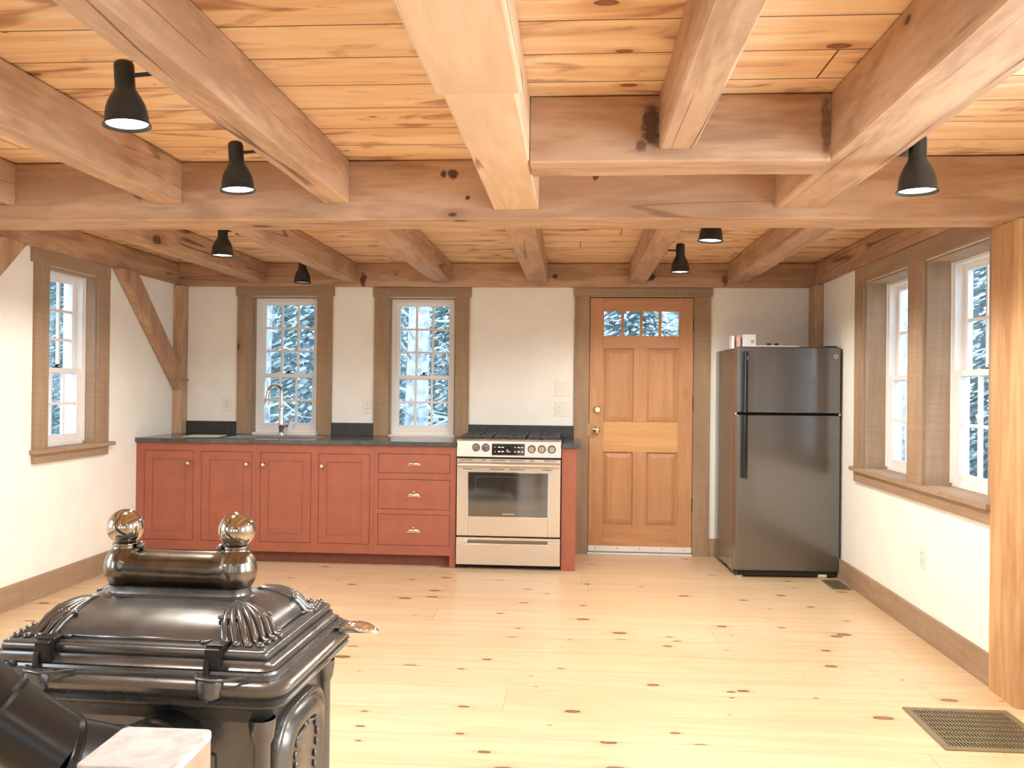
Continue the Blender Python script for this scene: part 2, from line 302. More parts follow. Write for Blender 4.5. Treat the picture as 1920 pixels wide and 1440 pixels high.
# ------------------------------------------------------------------ mesh helpers
class MB:
    def __init__(s): s.bm = bmesh.new()
    def box(s, x0, x1, y0, y1, z0, z1, mtx=None):
        r = bmesh.ops.create_cube(s.bm, size=1.0)
        for v in r['verts']:
            v.co = Vector(((x0+x1)/2+v.co.x*(x1-x0), (y0+y1)/2+v.co.y*(y1-y0), (z0+z1)/2+v.co.z*(z1-z0)))
            if mtx: v.co = mtx @ v.co
        return s
    def prism(s, pts, axis, a, b):
        """polygon pts (2D) extruded along axis from a to b. axis X: pts=(y,z); Y: (x,z); Z: (x,y)"""
        def P(p, t): return {'X': (t, p[0], p[1]), 'Y': (p[0], t, p[1]), 'Z': (p[0], p[1], t)}[axis]
        A = [s.bm.verts.new(P(p, a)) for p in pts]; B = [s.bm.verts.new(P(p, b)) for p in pts]
        n = len(pts)
        s.bm.faces.new(A); s.bm.faces.new(B[::-1])
        for i in range(n): s.bm.faces.new((A[i], B[i], B[(i+1) % n], A[(i+1) % n]))
        return s
    def loft(s, rings, cap=True, closed=False):
        R = [[s.bm.verts.new(p) for p in r] for r in rings]; n = len(R[0])
        for k in range(len(R)-1 + (1 if closed else 0)):
            a, b = R[k], R[(k+1) % len(R)]
            for i in range(n): s.bm.faces.new((a[i], a[(i+1) % n], b[(i+1) % n], b[i]))
        if cap and not closed:
            s.bm.faces.new(R[0][::-1]); s.bm.faces.new(R[-1])
        return s
    def lathe(s, prof, c=(0, 0, 0), axis='Z', n=28, cap=False):
        rings = []
        for r, h in prof:
            ring = []
            for i in range(n):
                a = 2*PI*i/n; u, v = r*math.cos(a), r*math.sin(a)
                p = {'Z': (u, v, h), 'Y': (u, h, v), 'X': (h, u, v)}[axis]
                ring.append((c[0]+p[0], c[1]+p[1], c[2]+p[2]))
            rings.append(ring)
        return s.loft(rings, cap=cap)
    def tube(s, path, rad, n=12, cap=True):
        P = [Vector(p) for p in path]
        if isinstance(rad, (int, float)): rad = [rad]*len(P)
        rings = []; up = None
        for i, p in enumerate(P):
            d = (P[min(i+1, len(P)-1)] - P[max(i-1, 0)]).normalized()
            if up is None: up = Vector((0, 0, 1)) if abs(d.z) < 0.9 else Vector((1, 0, 0))
            a = d.cross(up).normalized(); b = a.cross(d).normalized(); up = b
            rings.append([p + rad[i]*(math.cos(2*PI*k/n)*a + math.sin(2*PI*k/n)*b) for k in range(n)])
        return s.loft(rings, cap=cap)
    def ball(s, c, r, sc=(1, 1, 1), seg=24):
        q = bmesh.ops.create_uvsphere(s.bm, u_segments=seg, v_segments=seg//2+2, radius=r)
        for v in q['verts']: v.co = Vector((c[0]+v.co.x*sc[0], c[1]+v.co.y*sc[1], c[2]+v.co.z*sc[2]))
        return s
    def build(s, name, mat, parent=None, bevel=0.0, smooth=False, seg=2, recenter=False, angle=35):
        bmesh.ops.recalc_face_normals(s.bm, faces=s.bm.faces)
        me = bpy.data.meshes.new(name)
        loc = Vector((0, 0, 0))
        if recenter:
            lo = Vector([min(v.co[i] for v in s.bm.verts) for i in range(3)]); hi = Vector([max(v.co[i] for v in s.bm.verts) for i in range(3)])
            loc = Vector(((lo.x+hi.x)/2, (lo.y+hi.y)/2, lo.z))
            for v in s.bm.verts: v.co -= loc
        s.bm.to_mesh(me); s.bm.free()
        o = bpy.data.objects.new(name, me); COL.objects.link(o); o.location = loc
        if mat: me.materials.append(mat)
        if parent: o.parent = parent
        if smooth:
            for p in me.polygons: p.use_smooth = True
            if angle < 180:
                me.set_sharp_from_angle(angle=math.radians(angle))
        if bevel:
            m = o.modifiers.new('bevel', 'BEVEL'); m.width = bevel; m.segments = seg; m.limit_method = 'ANGLE'; m.angle_limit = math.radians(40)
        return o

def tag(o, label, cat, group=None, kind=None):
    o['label'] = label; o['category'] = cat
    if group: o['group'] = group
    if kind: o['kind'] = kind
    return o
def thing(name, label, cat, loc=(0, 0, 0), rotz=0.0, group=None, kind=None):
    o = bpy.data.objects.new(name, None); COL.objects.link(o); o.location = loc; o.rotation_euler = (0, 0, rotz)
    o.empty_display_size = 0.05
    return tag(o, label, cat, group, kind)
def copy_tree(o, parent=None):
    c = o.copy(); COL.objects.link(c); c.parent = parent
    for ch in list(o.children): copy_tree(ch, c)
    return c
def struct(mb, name, mat, label, cat, bevel=0.0, recenter=False, smooth=False):
    o = mb.build(name, mat, bevel=bevel, recenter=recenter, smooth=smooth); return tag(o, label, cat, None, 'structure')

# ------------------------------------------------------------------ room shell
XL, XR, YB, YF, ZC = -3.255, 1.88, 6.95, -3.3, 2.31
WT = 0.2
struct(MB().box(XL-WT, XR+WT, YF-WT, YB+WT, -0.1, 0.0), 'floor', M_floor, 'wide knotty pale pine board floor with a satin finish', 'floor')
struct(MB().box(XL-WT, XR+WT, YF-WT, YB+WT, ZC, ZC+0.1), 'ceiling', M_ceil, 'orange knotty pine plank ceiling above the timber joists', 'ceiling')

def wall_boxes(mb, a0, a1, z0, z1, holes, put):
    """holes: (a0,a1,z0,z1) sorted; put(a0,a1,z0,z1) adds a box"""
    cur = a0
    for h in sorted(holes):
        if h[0] > cur: put(cur, h[0], z0, z1)
        if h[2] > z0: put(h[0], h[1], z0, h[2])
        if h[3] < z1: put(h[0], h[1], h[3], z1)
        cur = h[1]
    put(cur, a1, z0, z1)
W1 = (-2.632, -2.085, 0.930, 2.042); W2 = (-1.500, -0.956, 0.925, 2.036)
DR = (0.118, 0.940, 0.0, 2.048)
WL = (5.135, 5.690, 0.905, 2.040)
RA = (5.000, 5.760, 0.812, 2.020); RB = (4.045, 4.800, 0.812, 2.020)
REAR = [(-2.9, -1.8, 0.75, 2.1), (-1.24, -0.14, 0.75, 2.1), (0.42, 1.52, 0.75, 2.1)]
mb = MB(); wall_boxes(mb, XL-WT, XR+WT, 0, ZC, [W1, W2, DR], lambda a, b, c, d: mb.box(a, b, YB, YB+WT, c, d))
struct(mb, 'wall_back', M_wall, 'cream back wall behind the cabinets, door and refrigerator', 'wall')
mb = MB(); wall_boxes(mb, YF-WT, YB, 0, ZC, [WL, (-0.8, 0.2, 0.82, 2.02), (1.1, 2.1, 0.82, 2.02)], lambda a, b, c, d: mb.box(XL-WT, XL, a, b, c, d))
struct(mb, 'wall_left', M_wall, 'cream left wall with a single tall window', 'wall')
mb = MB(); wall_boxes(mb, YF-WT, YB, 0, ZC, [RA, RB, (-0.15, 0.85, 0.82, 2.02), (1.6, 2.6, 0.82, 2.02)], lambda a, b, c, d: mb.box(XR, XR+WT, a, b, c, d))
struct(mb, 'wall_right', M_wall, 'cream right wall under and around the twin windows', 'wall')
mb = MB(); wall_boxes(mb, XL, XR, 0, ZC, REAR, lambda a, b, c, d: mb.box(a, b, YF-WT, YF, c, d))
struct(mb, 'wall_front', M_wall, 'cream wall behind the photographer with three windows', 'wall')

# baseboards
struct(MB().box(XL, XL+0.02, -3.28, 6.235, 0, 0.14), 'baseboard_left', M_cas['Y'], 'grey-brown baseboard along the left wall', 'baseboard', 0.002, True)
struct(MB().box(XR-0.02, XR, 4.0, 6.93, 0, 0.14), 'baseboard_right', M_cas['Y'], 'grey-brown baseboard along the right wall under the twin windows', 'baseboard', 0.002, True)
struct(MB().box(1.072, XR-0.02, 6.93, 6.95, 0, 0.14), 'baseboard_back', M_cas['X'], 'short grey-brown baseboard behind the refrigerator', 'baseboard', 0.002, True)

# ------------------------------------------------------------------ windows
def window(name, label, w, h, rows_up, rows_lo, meet, loc, rotz, depth=0.09, casings=None, sill=False, apron=False):
    """local: x along the wall, y outwards through the wall, z up; origin = lower left of the opening on the plaster face"""
    t = thing(name, label, 'window', loc, rotz, None, 'structure')
    # wooden jamb lining
    j = MB(); j.box(0, 0.012, -0.0, depth-0.004, 0, h).box(w-0.012, w, 0, depth-0.004, 0, h).box(0.012, w-0.012, 0, depth-0.004, h-0.012, h)
    j.build('jamb', M_cas['Z'], t, 0.001)
    # white frame behind lining
    f = MB(); y0, y1 = depth, WT
    f.box(0, 0.034, y0, y1, 0, h).box(w-0.034, w, y0, y1, 0, h).box(0.034, w-0.034, y0, y1, h-0.03, h).box(0.034, w-0.034, y0, y1, 0, 0.022)
    f.box(0, 0.018, y0-0.012, y0, 0.02, h).box(w-0.018, w, y0-0.012, y0, 0.02, h)
    f.build('frame', M_white, t, 0.002)
    def sash(nm, za, zb, y, rows, bot):
        st = 0.036
        s = MB()
        xa, xb = 0.034, w-0.034
        s.box(xa, xa+st, y, y+0.03, za, zb).box(xb-st, xb, y, y+0.03, za, zb)
        s.box(xa+st, xb-st, y, y+0.03, za, za+bot).box(xa+st, xb-st, y, y+0.03, zb-0.032, zb)
        so = s.build(nm, M_white, t, 0.002)
        gx0, gx1, gz0, gz1 = xa+st, xb-st, za+bot, zb-0.032
        m = MB()
        for i in (1, 2):
            x = gx0+(gx1-gx0)*i/3; m.box(x-0.0085, x+0.0085, y+0.004, y+0.026, gz0, gz1)
        for i in range(1, rows):
            z = gz0+(gz1-gz0)*i/rows; m.box(gx0, gx1, y+0.005, y+0.025, z-0.0085, z+0.0085)
        m.build('muntin_grid', M_white, so, 0.001)
        MB().box(gx0, gx1, y+0.013, y+0.016, gz0, gz1).build('pane', M_glass, so)
        return so
    sash('lower_sash', 0.022, meet+0.018, depth+0.012, rows_lo, 0.052)
    sash('upper_sash', meet-0.018, h-0.03, depth+0.048, rows_up, 0.034)
    MB().box(-0.10, -0.0, WT+0.001, WT+0.03, -0.1, h+0.1).box(w, w+0.10, WT+0.001, WT+0.03, -0.1, h+0.1).box(0, w, WT+0.001, WT+0.03, h, h+0.1).build('outer_casing', M_white, t)
    k = MB().box(w/2-0.028, w/2+0.028, depth+0.014, depth+0.04, meet+0.018, meet+0.026).ball((w/2, depth+0.026, meet+0.034), 0.012, (1, 1, 0.8), 12)
    k.tube([(w/2, depth+0.026, meet+0.036), (w/2+0.03, depth+0.022, meet+0.04)], 0.004, 8)
    k.build('sash_lock', M_dark, t)
    if casings:
        for (nm, x0, x1, z0, z1, ax) in casings:
            MB().box(x0, x1, -0.022, 0, z0, z1).build(nm, M_cas[ax], t, 0.0015)
    if sill:
        MB().box(sill[0], sill[1], -0.045, 0.0, -0.022, 0.004).box(0.012, w-0.012, 0.0, depth-0.001, 0.0005, 0.004).build('sill', M_cas['X'], t, 0.002)
    if apron:
        MB().box(apron[0], apron[1], -0.022, 0, apron[2], -0.022).build('apron', M_cas['X'], t, 0.002)
    return t
def wb(n, lab, wv, xl, xr, hl, hr, zt, meet):
    w = wv[1]-wv[0]; h = wv[3]-wv[2]; z0 = 0.915-wv[2]
    return window(n, lab, w, h, 3, 2, meet-wv[2], (wv[0], YB, wv[2]), 0, 0.055,
        [('side_casing', xl-wv[0], 0.0, z0, h+0.004, 'Z'), ('side_casing', w, xr-wv[0], z0, h+0.004, 'Z'), ('head_casing', hl-wv[0], hr-wv[0], h+0.004, zt-wv[2], 'X')])
wb('window_1', 'tall white sash window behind the sink faucet on the back wall', W1, -2.758, -1.967, -2.772, -1.953, 2.122, 1.395)
wb('window_2', 'tall white sash window between the two splashbacks left of the range', W2, -1.620, -0.846, -1.632, -0.831, 2.116, 1.390)
window('window_3', 'tall white sash window in grey-brown casing on the left wall', WL[1]-WL[0], WL[3]-WL[2], 3, 2, 0.49, (XL, WL[0], WL[2]), PI/2, 0.075,
    [('side_casing', -0.135, 0, 0, 1.138, 'Z'), ('side_casing', 0.555, 0.70, 0, 1.138, 'Z'), ('head_casing', -0.165, 0.705, 1.138, 1.222, 'X')],
    sill=(-0.155, 0.755), apron=(-0.135, 0.70, -0.082))
window('window_4', 'twin sash window of the right wall, pane nearer the refrigerator', RA[1]-RA[0], RA[3]-RA[2], 2, 2, 0.588, (XR, RA[1], RA[2]), -PI/2, 0.135,
    [('side_casing', -0.165, 0, 0, 1.212, 'Z'), ('mullion_casing', 0.76, 0.96, 0, 1.212, 'Z'), ('head_casing', -0.165, 1.90, 1.212, 1.312, 'X')],
    sill=(-0.19, 1.745), apron=(-0.165, 1.745, -0.092))
window('window_5', 'twin sash window of the right wall, nearer the golden post', RB[1]-RB[0], RB[3]-RB[2], 2, 2, 0.602, (XR, RB[1], RB[2]), -PI/2, 0.135,
    [('side_casing', 0.755, 0.80, 0, 1.212, 'Z')], sill=(0.3, 0.31))
for i, (a, b, c, d) in enumerate(REAR):
    window('window_%d' % (6+i), 'wide sash window %s of the wall behind the photographer' % ('left', 'middle', 'right')[i], b-a, d-c, 2, 2, (d-c)/2, (b, YF, c), PI, 0.09,
        [('side_casing', -0.12, 0, 0, d-c, 'Z'), ('side_casing', b-a, b-a+0.12, 0, d-c, 'Z'), ('head_casing', -0.12, b-a+0.12, d-c, d-c+0.1, 'X')], sill=(-0.14, b-a+0.14))
for i, (wx, wy, rz, lab) in enumerate(((XR, 0.85, -PI/2, 'sash window of the right wall behind the photographer'), (XR, 2.6, -PI/2, 'sash window of the right wall on the near side of the golden post'),
                         (XL, -0.8, PI/2, 'sash window of the left wall behind the photographer'), (XL, 1.1, PI/2, 'sash window of the left wall beside the stove'))):
    window('window_%d' % (9+i), lab, 1.0, 1.2, 2, 2, 0.6, (wx, wy, 0.82), rz, 0.09,
        [('side_casing', -0.12, 0, 0, 1.2, 'Z'), ('side_casing', 1.0, 1.12, 0, 1.2, 'Z'), ('head_casing', -0.12, 1.12, 1.2, 1.29, 'X')], sill=(-0.14, 1.14))

# ------------------------------------------------------------------ door
t = thing('door_1', 'six-panel fir exterior door with four small lites along its top', 'door', (DR[0], YB, 0), 0, None, 'structure')
w = DR[1]-DR[0]
yF = 0.0           # door slab front face, local
def X(v): return v-DR[0]
slab = MB()
zt, zb = 2.040, 0.022
lz0, lz1 = 1.738, 1.934
px0, px1 = X(0.233), X(0.824)
slab.box(0.004, px0, yF, yF+0.045, zb, zt).box(px1, w-0.004, yF, yF+0.045, zb, zt)
so = slab.build('stile', M_door['Z'], t, 0.002)
r = MB(); r.box(px0, px1, yF, yF+0.045, lz1, zt).box(px0, px1, yF, yF+0.045, 1.638, lz0).box(px0, px1, yF, yF+0.045, zb, 0.231)
r.build('rail', M_door['X'], t, 0.002)
r = MB(); r.box(px0, px1, yF, yF+0.045, 0.814, 1.050); r.build('lock_rail', M_doorlite, t, 0.002)
r = MB()
for k in range(1, 4):
    x = px0+(px1-px0)*k/4; r.box(x-0.0115, x+0.0115, yF+0.004, yF+0.041, lz0, lz1)
r.build('lite_bar', M_door['Z'], t, 0.001)
MB().box(px0, px1, yF+0.02, yF+0.024, lz0, lz1).build('pane', M_glass, t)
r = MB(); cx0, cx1 = X(0.470), X(0.576)
r.box(cx0, cx1, yF, yF+0.045, 0.231, 0.814).box(cx0, cx1, yF, yF+0.045, 1.050, 1.638); r.build('mullion', M_door['Z'], t, 0.002)
for (a, b) in ((px0, cx0), (cx1, px1)):
    for (c, d) in ((0.231, 0.814), (1.050, 1.638)):
        p = MB(); p.box(a, b, yF+0.022, yF+0.035, c, d)
        i = 0.045
        p.loft([[(a+e, y, c+e), (b-e, y, c+e), (b-e, y, d-e), (a+e, y, d-e)] for e, y in ((0.012, yF+0.023), (0.014, yF+0.016), (i, yF+0.006), (i+0.001, yF+0.006))])
        p.build('panel', M_door['Z'], t)
MB().box(0.004, w-0.004, -0.008, 0.0, 0.024, 0.066).build('door_sweep', M_white, t, 0.002)
mbx = MB()
for k in range(5): mbx.ball((0.06+k*(w-0.12)/4, -0.009, 0.048), 0.004, seg=8)
mbx.build('screw', M_dark, t)
MB().box(-0.0, w, -0.03, 0.15, 0.0, 0.014).build('threshold', M_gold, t, 0.003)
MB().box(-0.0, 0.004, 0.006, 0.05, 0.014, 2.048).box(w-0.004, w, 0.006, 0.05, 0.014, 2.048).box(0, w, 0.006, 0.05, 2.041, 2.048).build('weatherstrip', M_gap, t)
fr = MB(); fr.box(-0.118, 0.0, -0.022, 0, 0, 2.050).build('side_casing', M_cas['Z'], t, 0.0015)
MB().box(w, w+0.128, -0.022, 0, 0, 2.050).build('side_casing', M_cas['Z'], t, 0.0015)
MB().box(-0.128, w+0.142, -0.024, 0, 2.050, 2.112).build('head_casing', M_cas['X'], t, 0.0015)
for z in (1.83, 1.20, 0.40):
    MB().box(w-0.006, w+0.006, -0.012, 0.004, z-0.05, z+0.05).tube([(w, -0.012, z-0.056), (w, -0.012, z+0.056)], 0.006, 10).build('hinge', M_dark, t)
q = MB().lathe([(0.0, -0.03), (0.02, -0.03), (0.026, -0.024), (0.030, -0.010), (0.032, 0)], (X(0.187), 0, 1.148), 'Y', 24).box(X(0.187)-0.004, X(0.187)+0.004, -0.042, -0.028, 1.148-0.014, 1.148+0.014)
q.build('deadbolt', M_brass, t, smooth=True)
q = MB().lathe([(0.031, 0), (0.030, -0.008), (0.016, -0.012), (0.012, -0.03), (0.020, -0.038), (0.027, -0.050), (0.026, -0.062), (0.016, -0.070), (0.0, -0.072)], (X(0.181), 0, 0.990), 'Y', 24)
q.build('knob', M_brass, t, smooth=True)
MB().box(-0.0005, 0.004, -0.024, 0.0, 0.94, 1.04).build('strike_plate', M_brass, t)

# ------------------------------------------------------------------ timbers
def timber(x0, x1, y0, y1, z0, z1, axis, label, name='ceiling_beam', bevel=0.006, m=None, cat='beam', group=None):
    L = {'X': x1-x0, 'Y': y1-y0, 'Z': z1-z0}[axis]
    nseg = max(2, int(L/0.25)); mb = MB(); rings = []
    c = bevel
    for k in range(nseg+1):
        s = k/nseg; j = lambda: random.uniform(-0.0018, 0.0018)
        if axis == 'Y': u0, u1, v0, v1 = x0, x1, z0, z1
        elif axis == 'X': u0, u1, v0, v1 = y0, y1, z0, z1
        else: u0, u1, v0, v1 = x0, x1, y0, y1
        pts = [(u0+c, v0), (u1-c, v0), (u1, v0+c), (u1, v1-c), (u1-c, v1), (u0+c, v1), (u0, v1-c), (u0, v0+c)]
        pts = [(p[0]+j(), p[1]+j()) for p in pts]
        if axis == 'Y': rings.append([(p[0], y0+s*L, p[1]) for p in pts])
        elif axis == 'X': rings.append([(x0+s*L, p[0], p[1]) for p in pts])
        else: rings.append([(p[0], p[1], z0+s*L) for p in pts])
    mb.loft(rings)
    o = mb.build(name, m or M_beam[axis], recenter=True, smooth=True, angle=25)
    return tag(o, label, cat, group, 'structure')
timber(XL+0.002, XR-0.002, 3.757, 3.987, 2.046, ZC-0.002, 'X', 'large timber crossbeam spanning the room in front of the windows', m=M_cross)
timber(XL+0.002, XR-0.002, 6.895, 6.949, 2.120, ZC-0.002, 'X', 'timber plate along the top of the back wall', m=M_plateb)
timber(XL, XL+0.02, 3.99, 6.893, 2.128, ZC-0.002, 'Y', 'timber plate along the top of the left wall')
timber(XR-0.02, XR, 3.99, 6.893, 2.128, ZC-0.002, 'Y', 'timber plate along the top of the right wall')
timber(-0.356, -0.160, YF, 3.755, 2.087, ZC-0.002, 'Y', 'thick bright summer beam running overhead at the centre of the ceiling', m=wood('lit_timber', (0.82, 0.60, 0.40), (0.64, 0.42, 0.25), 'Y', knot=1.7, along=1.2, across=8, check=0.8))  # lamp glow on this beam is put into its brighter timber colour
struct(MB().box(-0.372, -0.144, YF, 2.26, 2.080, 2.11), 'ceiling_beam', bpy.data.materials['lit_timber'], 'wider planed step on the underside of the summer beam', 'beam', 0.008, True)
timber(0.845, 1.062, YF, 3.755, 2.090, ZC-0.002, 'Y', 'thick timber beam overhead right with pale mottled underside')
timber(-0.158, 0.843, 2.95, 3.145, 2.082, ZC-0.002, 'X', 'short timber header between the two thick overhead beams', m=M_header)
for (x0, x1, lab) in ((-2.66, -2.535, 'front ceiling joist at the far left edge of the picture'), (-1.875, -1.757, 'front ceiling joist left of the lit spotlights'), (-1.110, -0.997, 'front ceiling joist that carries the two left spotlights')):
    timber(x0, x1, YF, 3.755, 2.118, ZC-0.002, 'Y', lab)
timber(0.277, 0.396, YF, 2.948, 2.122, ZC-0.002, 'Y', 'front ceiling joist ending on the short header')
for (x0, x1, lab) in ((-2.64, -2.50, 'rear ceiling joist nearest the left wall'), (-1.880, -1.760, 'rear ceiling joist ending between the spotlights and the sink window'), (-1.140, -0.985, 'rear ceiling joist ending above the window left of the range'),
                 (-0.375, -0.215, 'rear ceiling joist ending above the range'), (0.425, 0.560, 'rear ceiling joist ending above the door'), (1.190, 1.340, 'rear ceiling joist ending above the refrigerator')):
    timber(x0, x1, 3.989, 6.893, 2.152, ZC-0.002, 'Y', lab)
timber(XL, XL+0.075, 6.83, 6.948, 0.9155, 2.118, 'Z', 'slim corner post rising from the counter in the left corner', 'corner_column', cat='post')
timber(1.812, 1.879, 6.72, 6.893, 1.63, 2.118, 'Z', 'slim dark corner post behind the refrigerator', 'corner_column', cat='post')
timber(1.845, 2.08, 3.752, 4.000, 0.0, 2.044, 'Z', 'golden timber post at the right edge beside the twin windows', 'timber_column', m=M_post, cat='post', bevel=0.008)
timber(XL, XL+0.14, 3.76, 3.985, 0.0, 2.044, 'Z', 'timber post under the left end of the crossbeam', 'timber_column', cat='post')
struct(MB().prism([(5.885, 2.127), (6.12, 2.127), (6.838, 1.447), (6.838, 1.262)], 'X', XL+0.006, XL+0.075), 'knee_brace_beam', M_beam['Z'], 'diagonal knee brace in the left back corner', 'brace', 0.004, True)
struct(MB().prism([(4.84, 2.127), (4.60, 2.127), (3.987, 1.55), (3.987, 1.34)], 'X', XL+0.006, XL+0.075), 'knee_brace_beam', M_beam['Z'], 'diagonal knee brace at the left edge below the crossbeam', 'brace', 0.004, True)
tag(MB().tube([(XL+0.06, 6.80, 1.353), (XL+0.148, 6.80, 1.348)], 0.011, 10).build('wooden_peg', M_cas['X'], recenter=True), 'short wooden peg sticking out of the left corner post', 'peg')

# ------------------------------------------------------------------ kitchen
YC = 6.262
def raised_face(mb, x0, x1, z0, z1, y): pass
def knob_part(p, x, z, y):
    MB().lathe([(0.006, 0), (0.006, -0.012), (0.014, -0.018), (0.0165, -0.025), (0.012, -0.032), (0.0, -0.034)], (x, y, z), 'Y', 18).build('knob', M_chrome, p, smooth=True)
def shaker_door(p, x0, x1, z0, z1, knob_left):
    g = 0.003; a, b, c, d = x0+g, x1-g, z0+g, z1-g; s = 0.058
    m = MB(); m.box(a, a+s, 0, 0.019, c, d).box(b-s, b, 0, 0.019, c, d).box(a+s, b-s, 0, 0.019, c, c+s).box(a+s, b-s, 0, 0.019, d-s, d)
    m.box(a+s, b-s, 0.007, 0.017, c+s, d-s)
    o = m.build('door', M_red, p, 0.0008)
    knob_part(o, a+0.028 if knob_left else b-0.028, z1-0.090, 0.0)
def carcass(x0, x1, holes, name, label, toe=True, legs=()):
    t = thing(name, label, 'cabinet', (x0, YC, 0)); W_ = x1-x0
    b = MB(); b.box(0, W_, 0.019, 0.66, 0.095, 0.882 if legs else 0.695)
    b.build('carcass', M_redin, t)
    f = MB()
    H = [(a-x0, b_-x0, c, d) for a, b_, c, d in holes]
    xs = sorted(set([h[:2] for h in H])); cur = 0
    for (a, b_) in xs:
        f.box(cur, a, 0, 0.0188, 0.088, 0.882); cur = b_
        zc = 0.088
        for h in sorted([h for h in H if h[:2] == (a, b_)], key=lambda q: q[2]):
            f.box(a, b_, 0, 0.0188, zc, h[2]); zc = h[3]
        f.box(a, b_, 0, 0.0188, zc, 0.882)
    f.box(cur, W_, 0, 0.0188, 0.088, 0.882)
    for (a, b_) in legs: f.box(a-x0, b_-x0, 0, 0.0188, 0, 0.088)
    f.build('face_frame', M_red, t, 0.0005)
    g = MB()
    for h in H: g.box(h[0], h[1], 0.0182, 0.0192, h[2], h[3])
    g.build('reveal', M_gap, t)
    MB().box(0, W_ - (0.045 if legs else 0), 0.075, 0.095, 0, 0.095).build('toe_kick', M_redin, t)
    return t
A_ = [(-3.192, -2.815, 0.158, 0.823), (-2.755, -2.370, 0.158, 0.821)]
B_ = [(-2.307, -1.922, 0.157, 0.819), (-1.868, -1.484, 0.157, 0.817)]
C_ = [(-1.422, -0.892, 0.683, 0.825), (-1.424, -0.892, 0.419, 0.638), (-1.422, -0.892, 0.156, 0.383)]
C_ = [(-1.423, -0.892, c[2], c[3]) for c in C_]
t = carcass(XL+0.001, -2.3395, A_, 'base_cabinet', 'brick red base cabinet with two doors beside the left wall')
for h, kl in zip(A_, (False, False)): shaker_door(t, h[0]-XL-0.001, h[1]-XL-0.001, h[2], h[3], kl)
t = carcass(-2.3385, -1.4535, B_, 'base_cabinet', 'brick red base cabinet with two doors right of the sink centre')
for h in B_: shaker_door(t, h[0]+2.3385, h[1]+2.3385, h[2], h[3], True)
t = carcass(-1.4525, -0.8490, C_, 'drawer_cabinet', 'brick red cabinet with three drawers and cup pulls left of the range', legs=((-0.892, -0.849),))
for h in C_:
    a, b, c, d = h[0]+1.4525+0.003, h[1]+1.4525-0.003, h[2]+0.003, h[3]-0.003
    o = MB().box(a, b, 0, 0.018, c, d).build('drawer', M_red, t, 0.0008)
    cx, cz = (a+b)/2, c+(d-c)*0.48
    # cup pull: quarter-dome opening downward
    m = MB(); n = 14; rings = []
    for i in range(7):
        ph = (PI/2)*i/6
        rings.append([(cx+0.048*math.cos(th)*math.cos(ph)*1.0, -0.001-0.026*math.sin(ph)*max(0.0, math.sin(th))**0.5, cz-0.012+0.034*math.sin(th)*math.cos(ph*0.86)) for th in [PI*k/n for k in range(n+1)]])
    R = [[m.bm.verts.new(p) for p in r] for r in rings]
    for i in range(6):
        for k in range(n): m.bm.faces.new((R[i][k], R[i][k+1], R[i+1][k+1], R[i+1][k]))
    m.box(cx-0.050, cx+0.050, -0.002, 0.0, cz-0.014, cz-0.011).box(cx-0.008, cx+0.008, -0.003, 0, cz+0.020, cz+0.028)
    m.build('cup_pull', M_chrome, o, smooth=True)
t = thing('end_panel_cabinet', 'narrow brick red end panel between the range and the door', 'cabinet', (-0.083, YC, 0))
MB().box(0, 0.103, 0, 0.66, 0, 0.882).build('panel', M_red, t, 0.001)
# countertops
sx0, sx1, sy0, sy1 = -2.655, -1.955, 6.335, 6.745
m = MB(); z0, z1 = 0.884, 0.914; cy0, cy1 = 6.238, 6.948
m.box(XL+0.001, sx0, cy0, cy1, z0, z1).box(sx1, -0.846, cy0, cy1, z0, z1).box(sx0, sx1, cy0, sy0, z0, z1).box(sx0, sx1, sy1, cy1, z0, z1)
tag(m.build('countertop', M_slate, recenter=True), 'long dark grey stone countertop over the red cabinets', 'countertop')
tag(MB().box(-0.083, 0.054, cy0, 6.927, z0, z1).build('countertop', M_slate, bevel=0.002, recenter=True), 'short dark stone countertop piece right of the range', 'countertop')
for (a, b, lab) in ((XL+0.076, -2.762, 'dark stone splashback left of the sink window'), (-1.962, -1.623, 'dark stone splashback between the two back windows'), (-0.842, -0.003, 'dark stone splashback behind the range')):
    zb = 0.9145 if b < -0.5 else 0.9145
    tag(MB().box(a, b, 6.925, 6.948, zb, 1.016).build('splashback', M_splash, bevel=0.001, recenter=True), lab, 'splashback')
# sink
t = thing('kitchen_sink', 'undermount steel sink set in the dark countertop below the faucet', 'sink', ((sx0+sx1)/2, (sy0+sy1)/2, 0.70))
hx, hy = (sx1-sx0)/2-0.001, (sy1-sy0)/2-0.001
m = MB()
m.box(-hx, hx, -hy, hy, 0, 0.004).box(-hx, -hx+0.004, -hy, hy, 0.004, 0.2138).box(hx-0.004, hx, -hy, hy, 0.004, 0.2138).box(-hx+0.004, hx-0.004, -hy, -hy+0.004, 0.004, 0.2138).box(-hx+0.004, hx-0.004, hy-0.004, hy, 0.004, 0.2138)
m.build('basin', M_sink, t)
MB().lathe([(0.045, 0.005), (0.043, 0.008), (0.03, 0.006), (0.0, 0.005)], (0, 0, 0), 'Z', 20).build('drain', M_chrome, t, smooth=True)
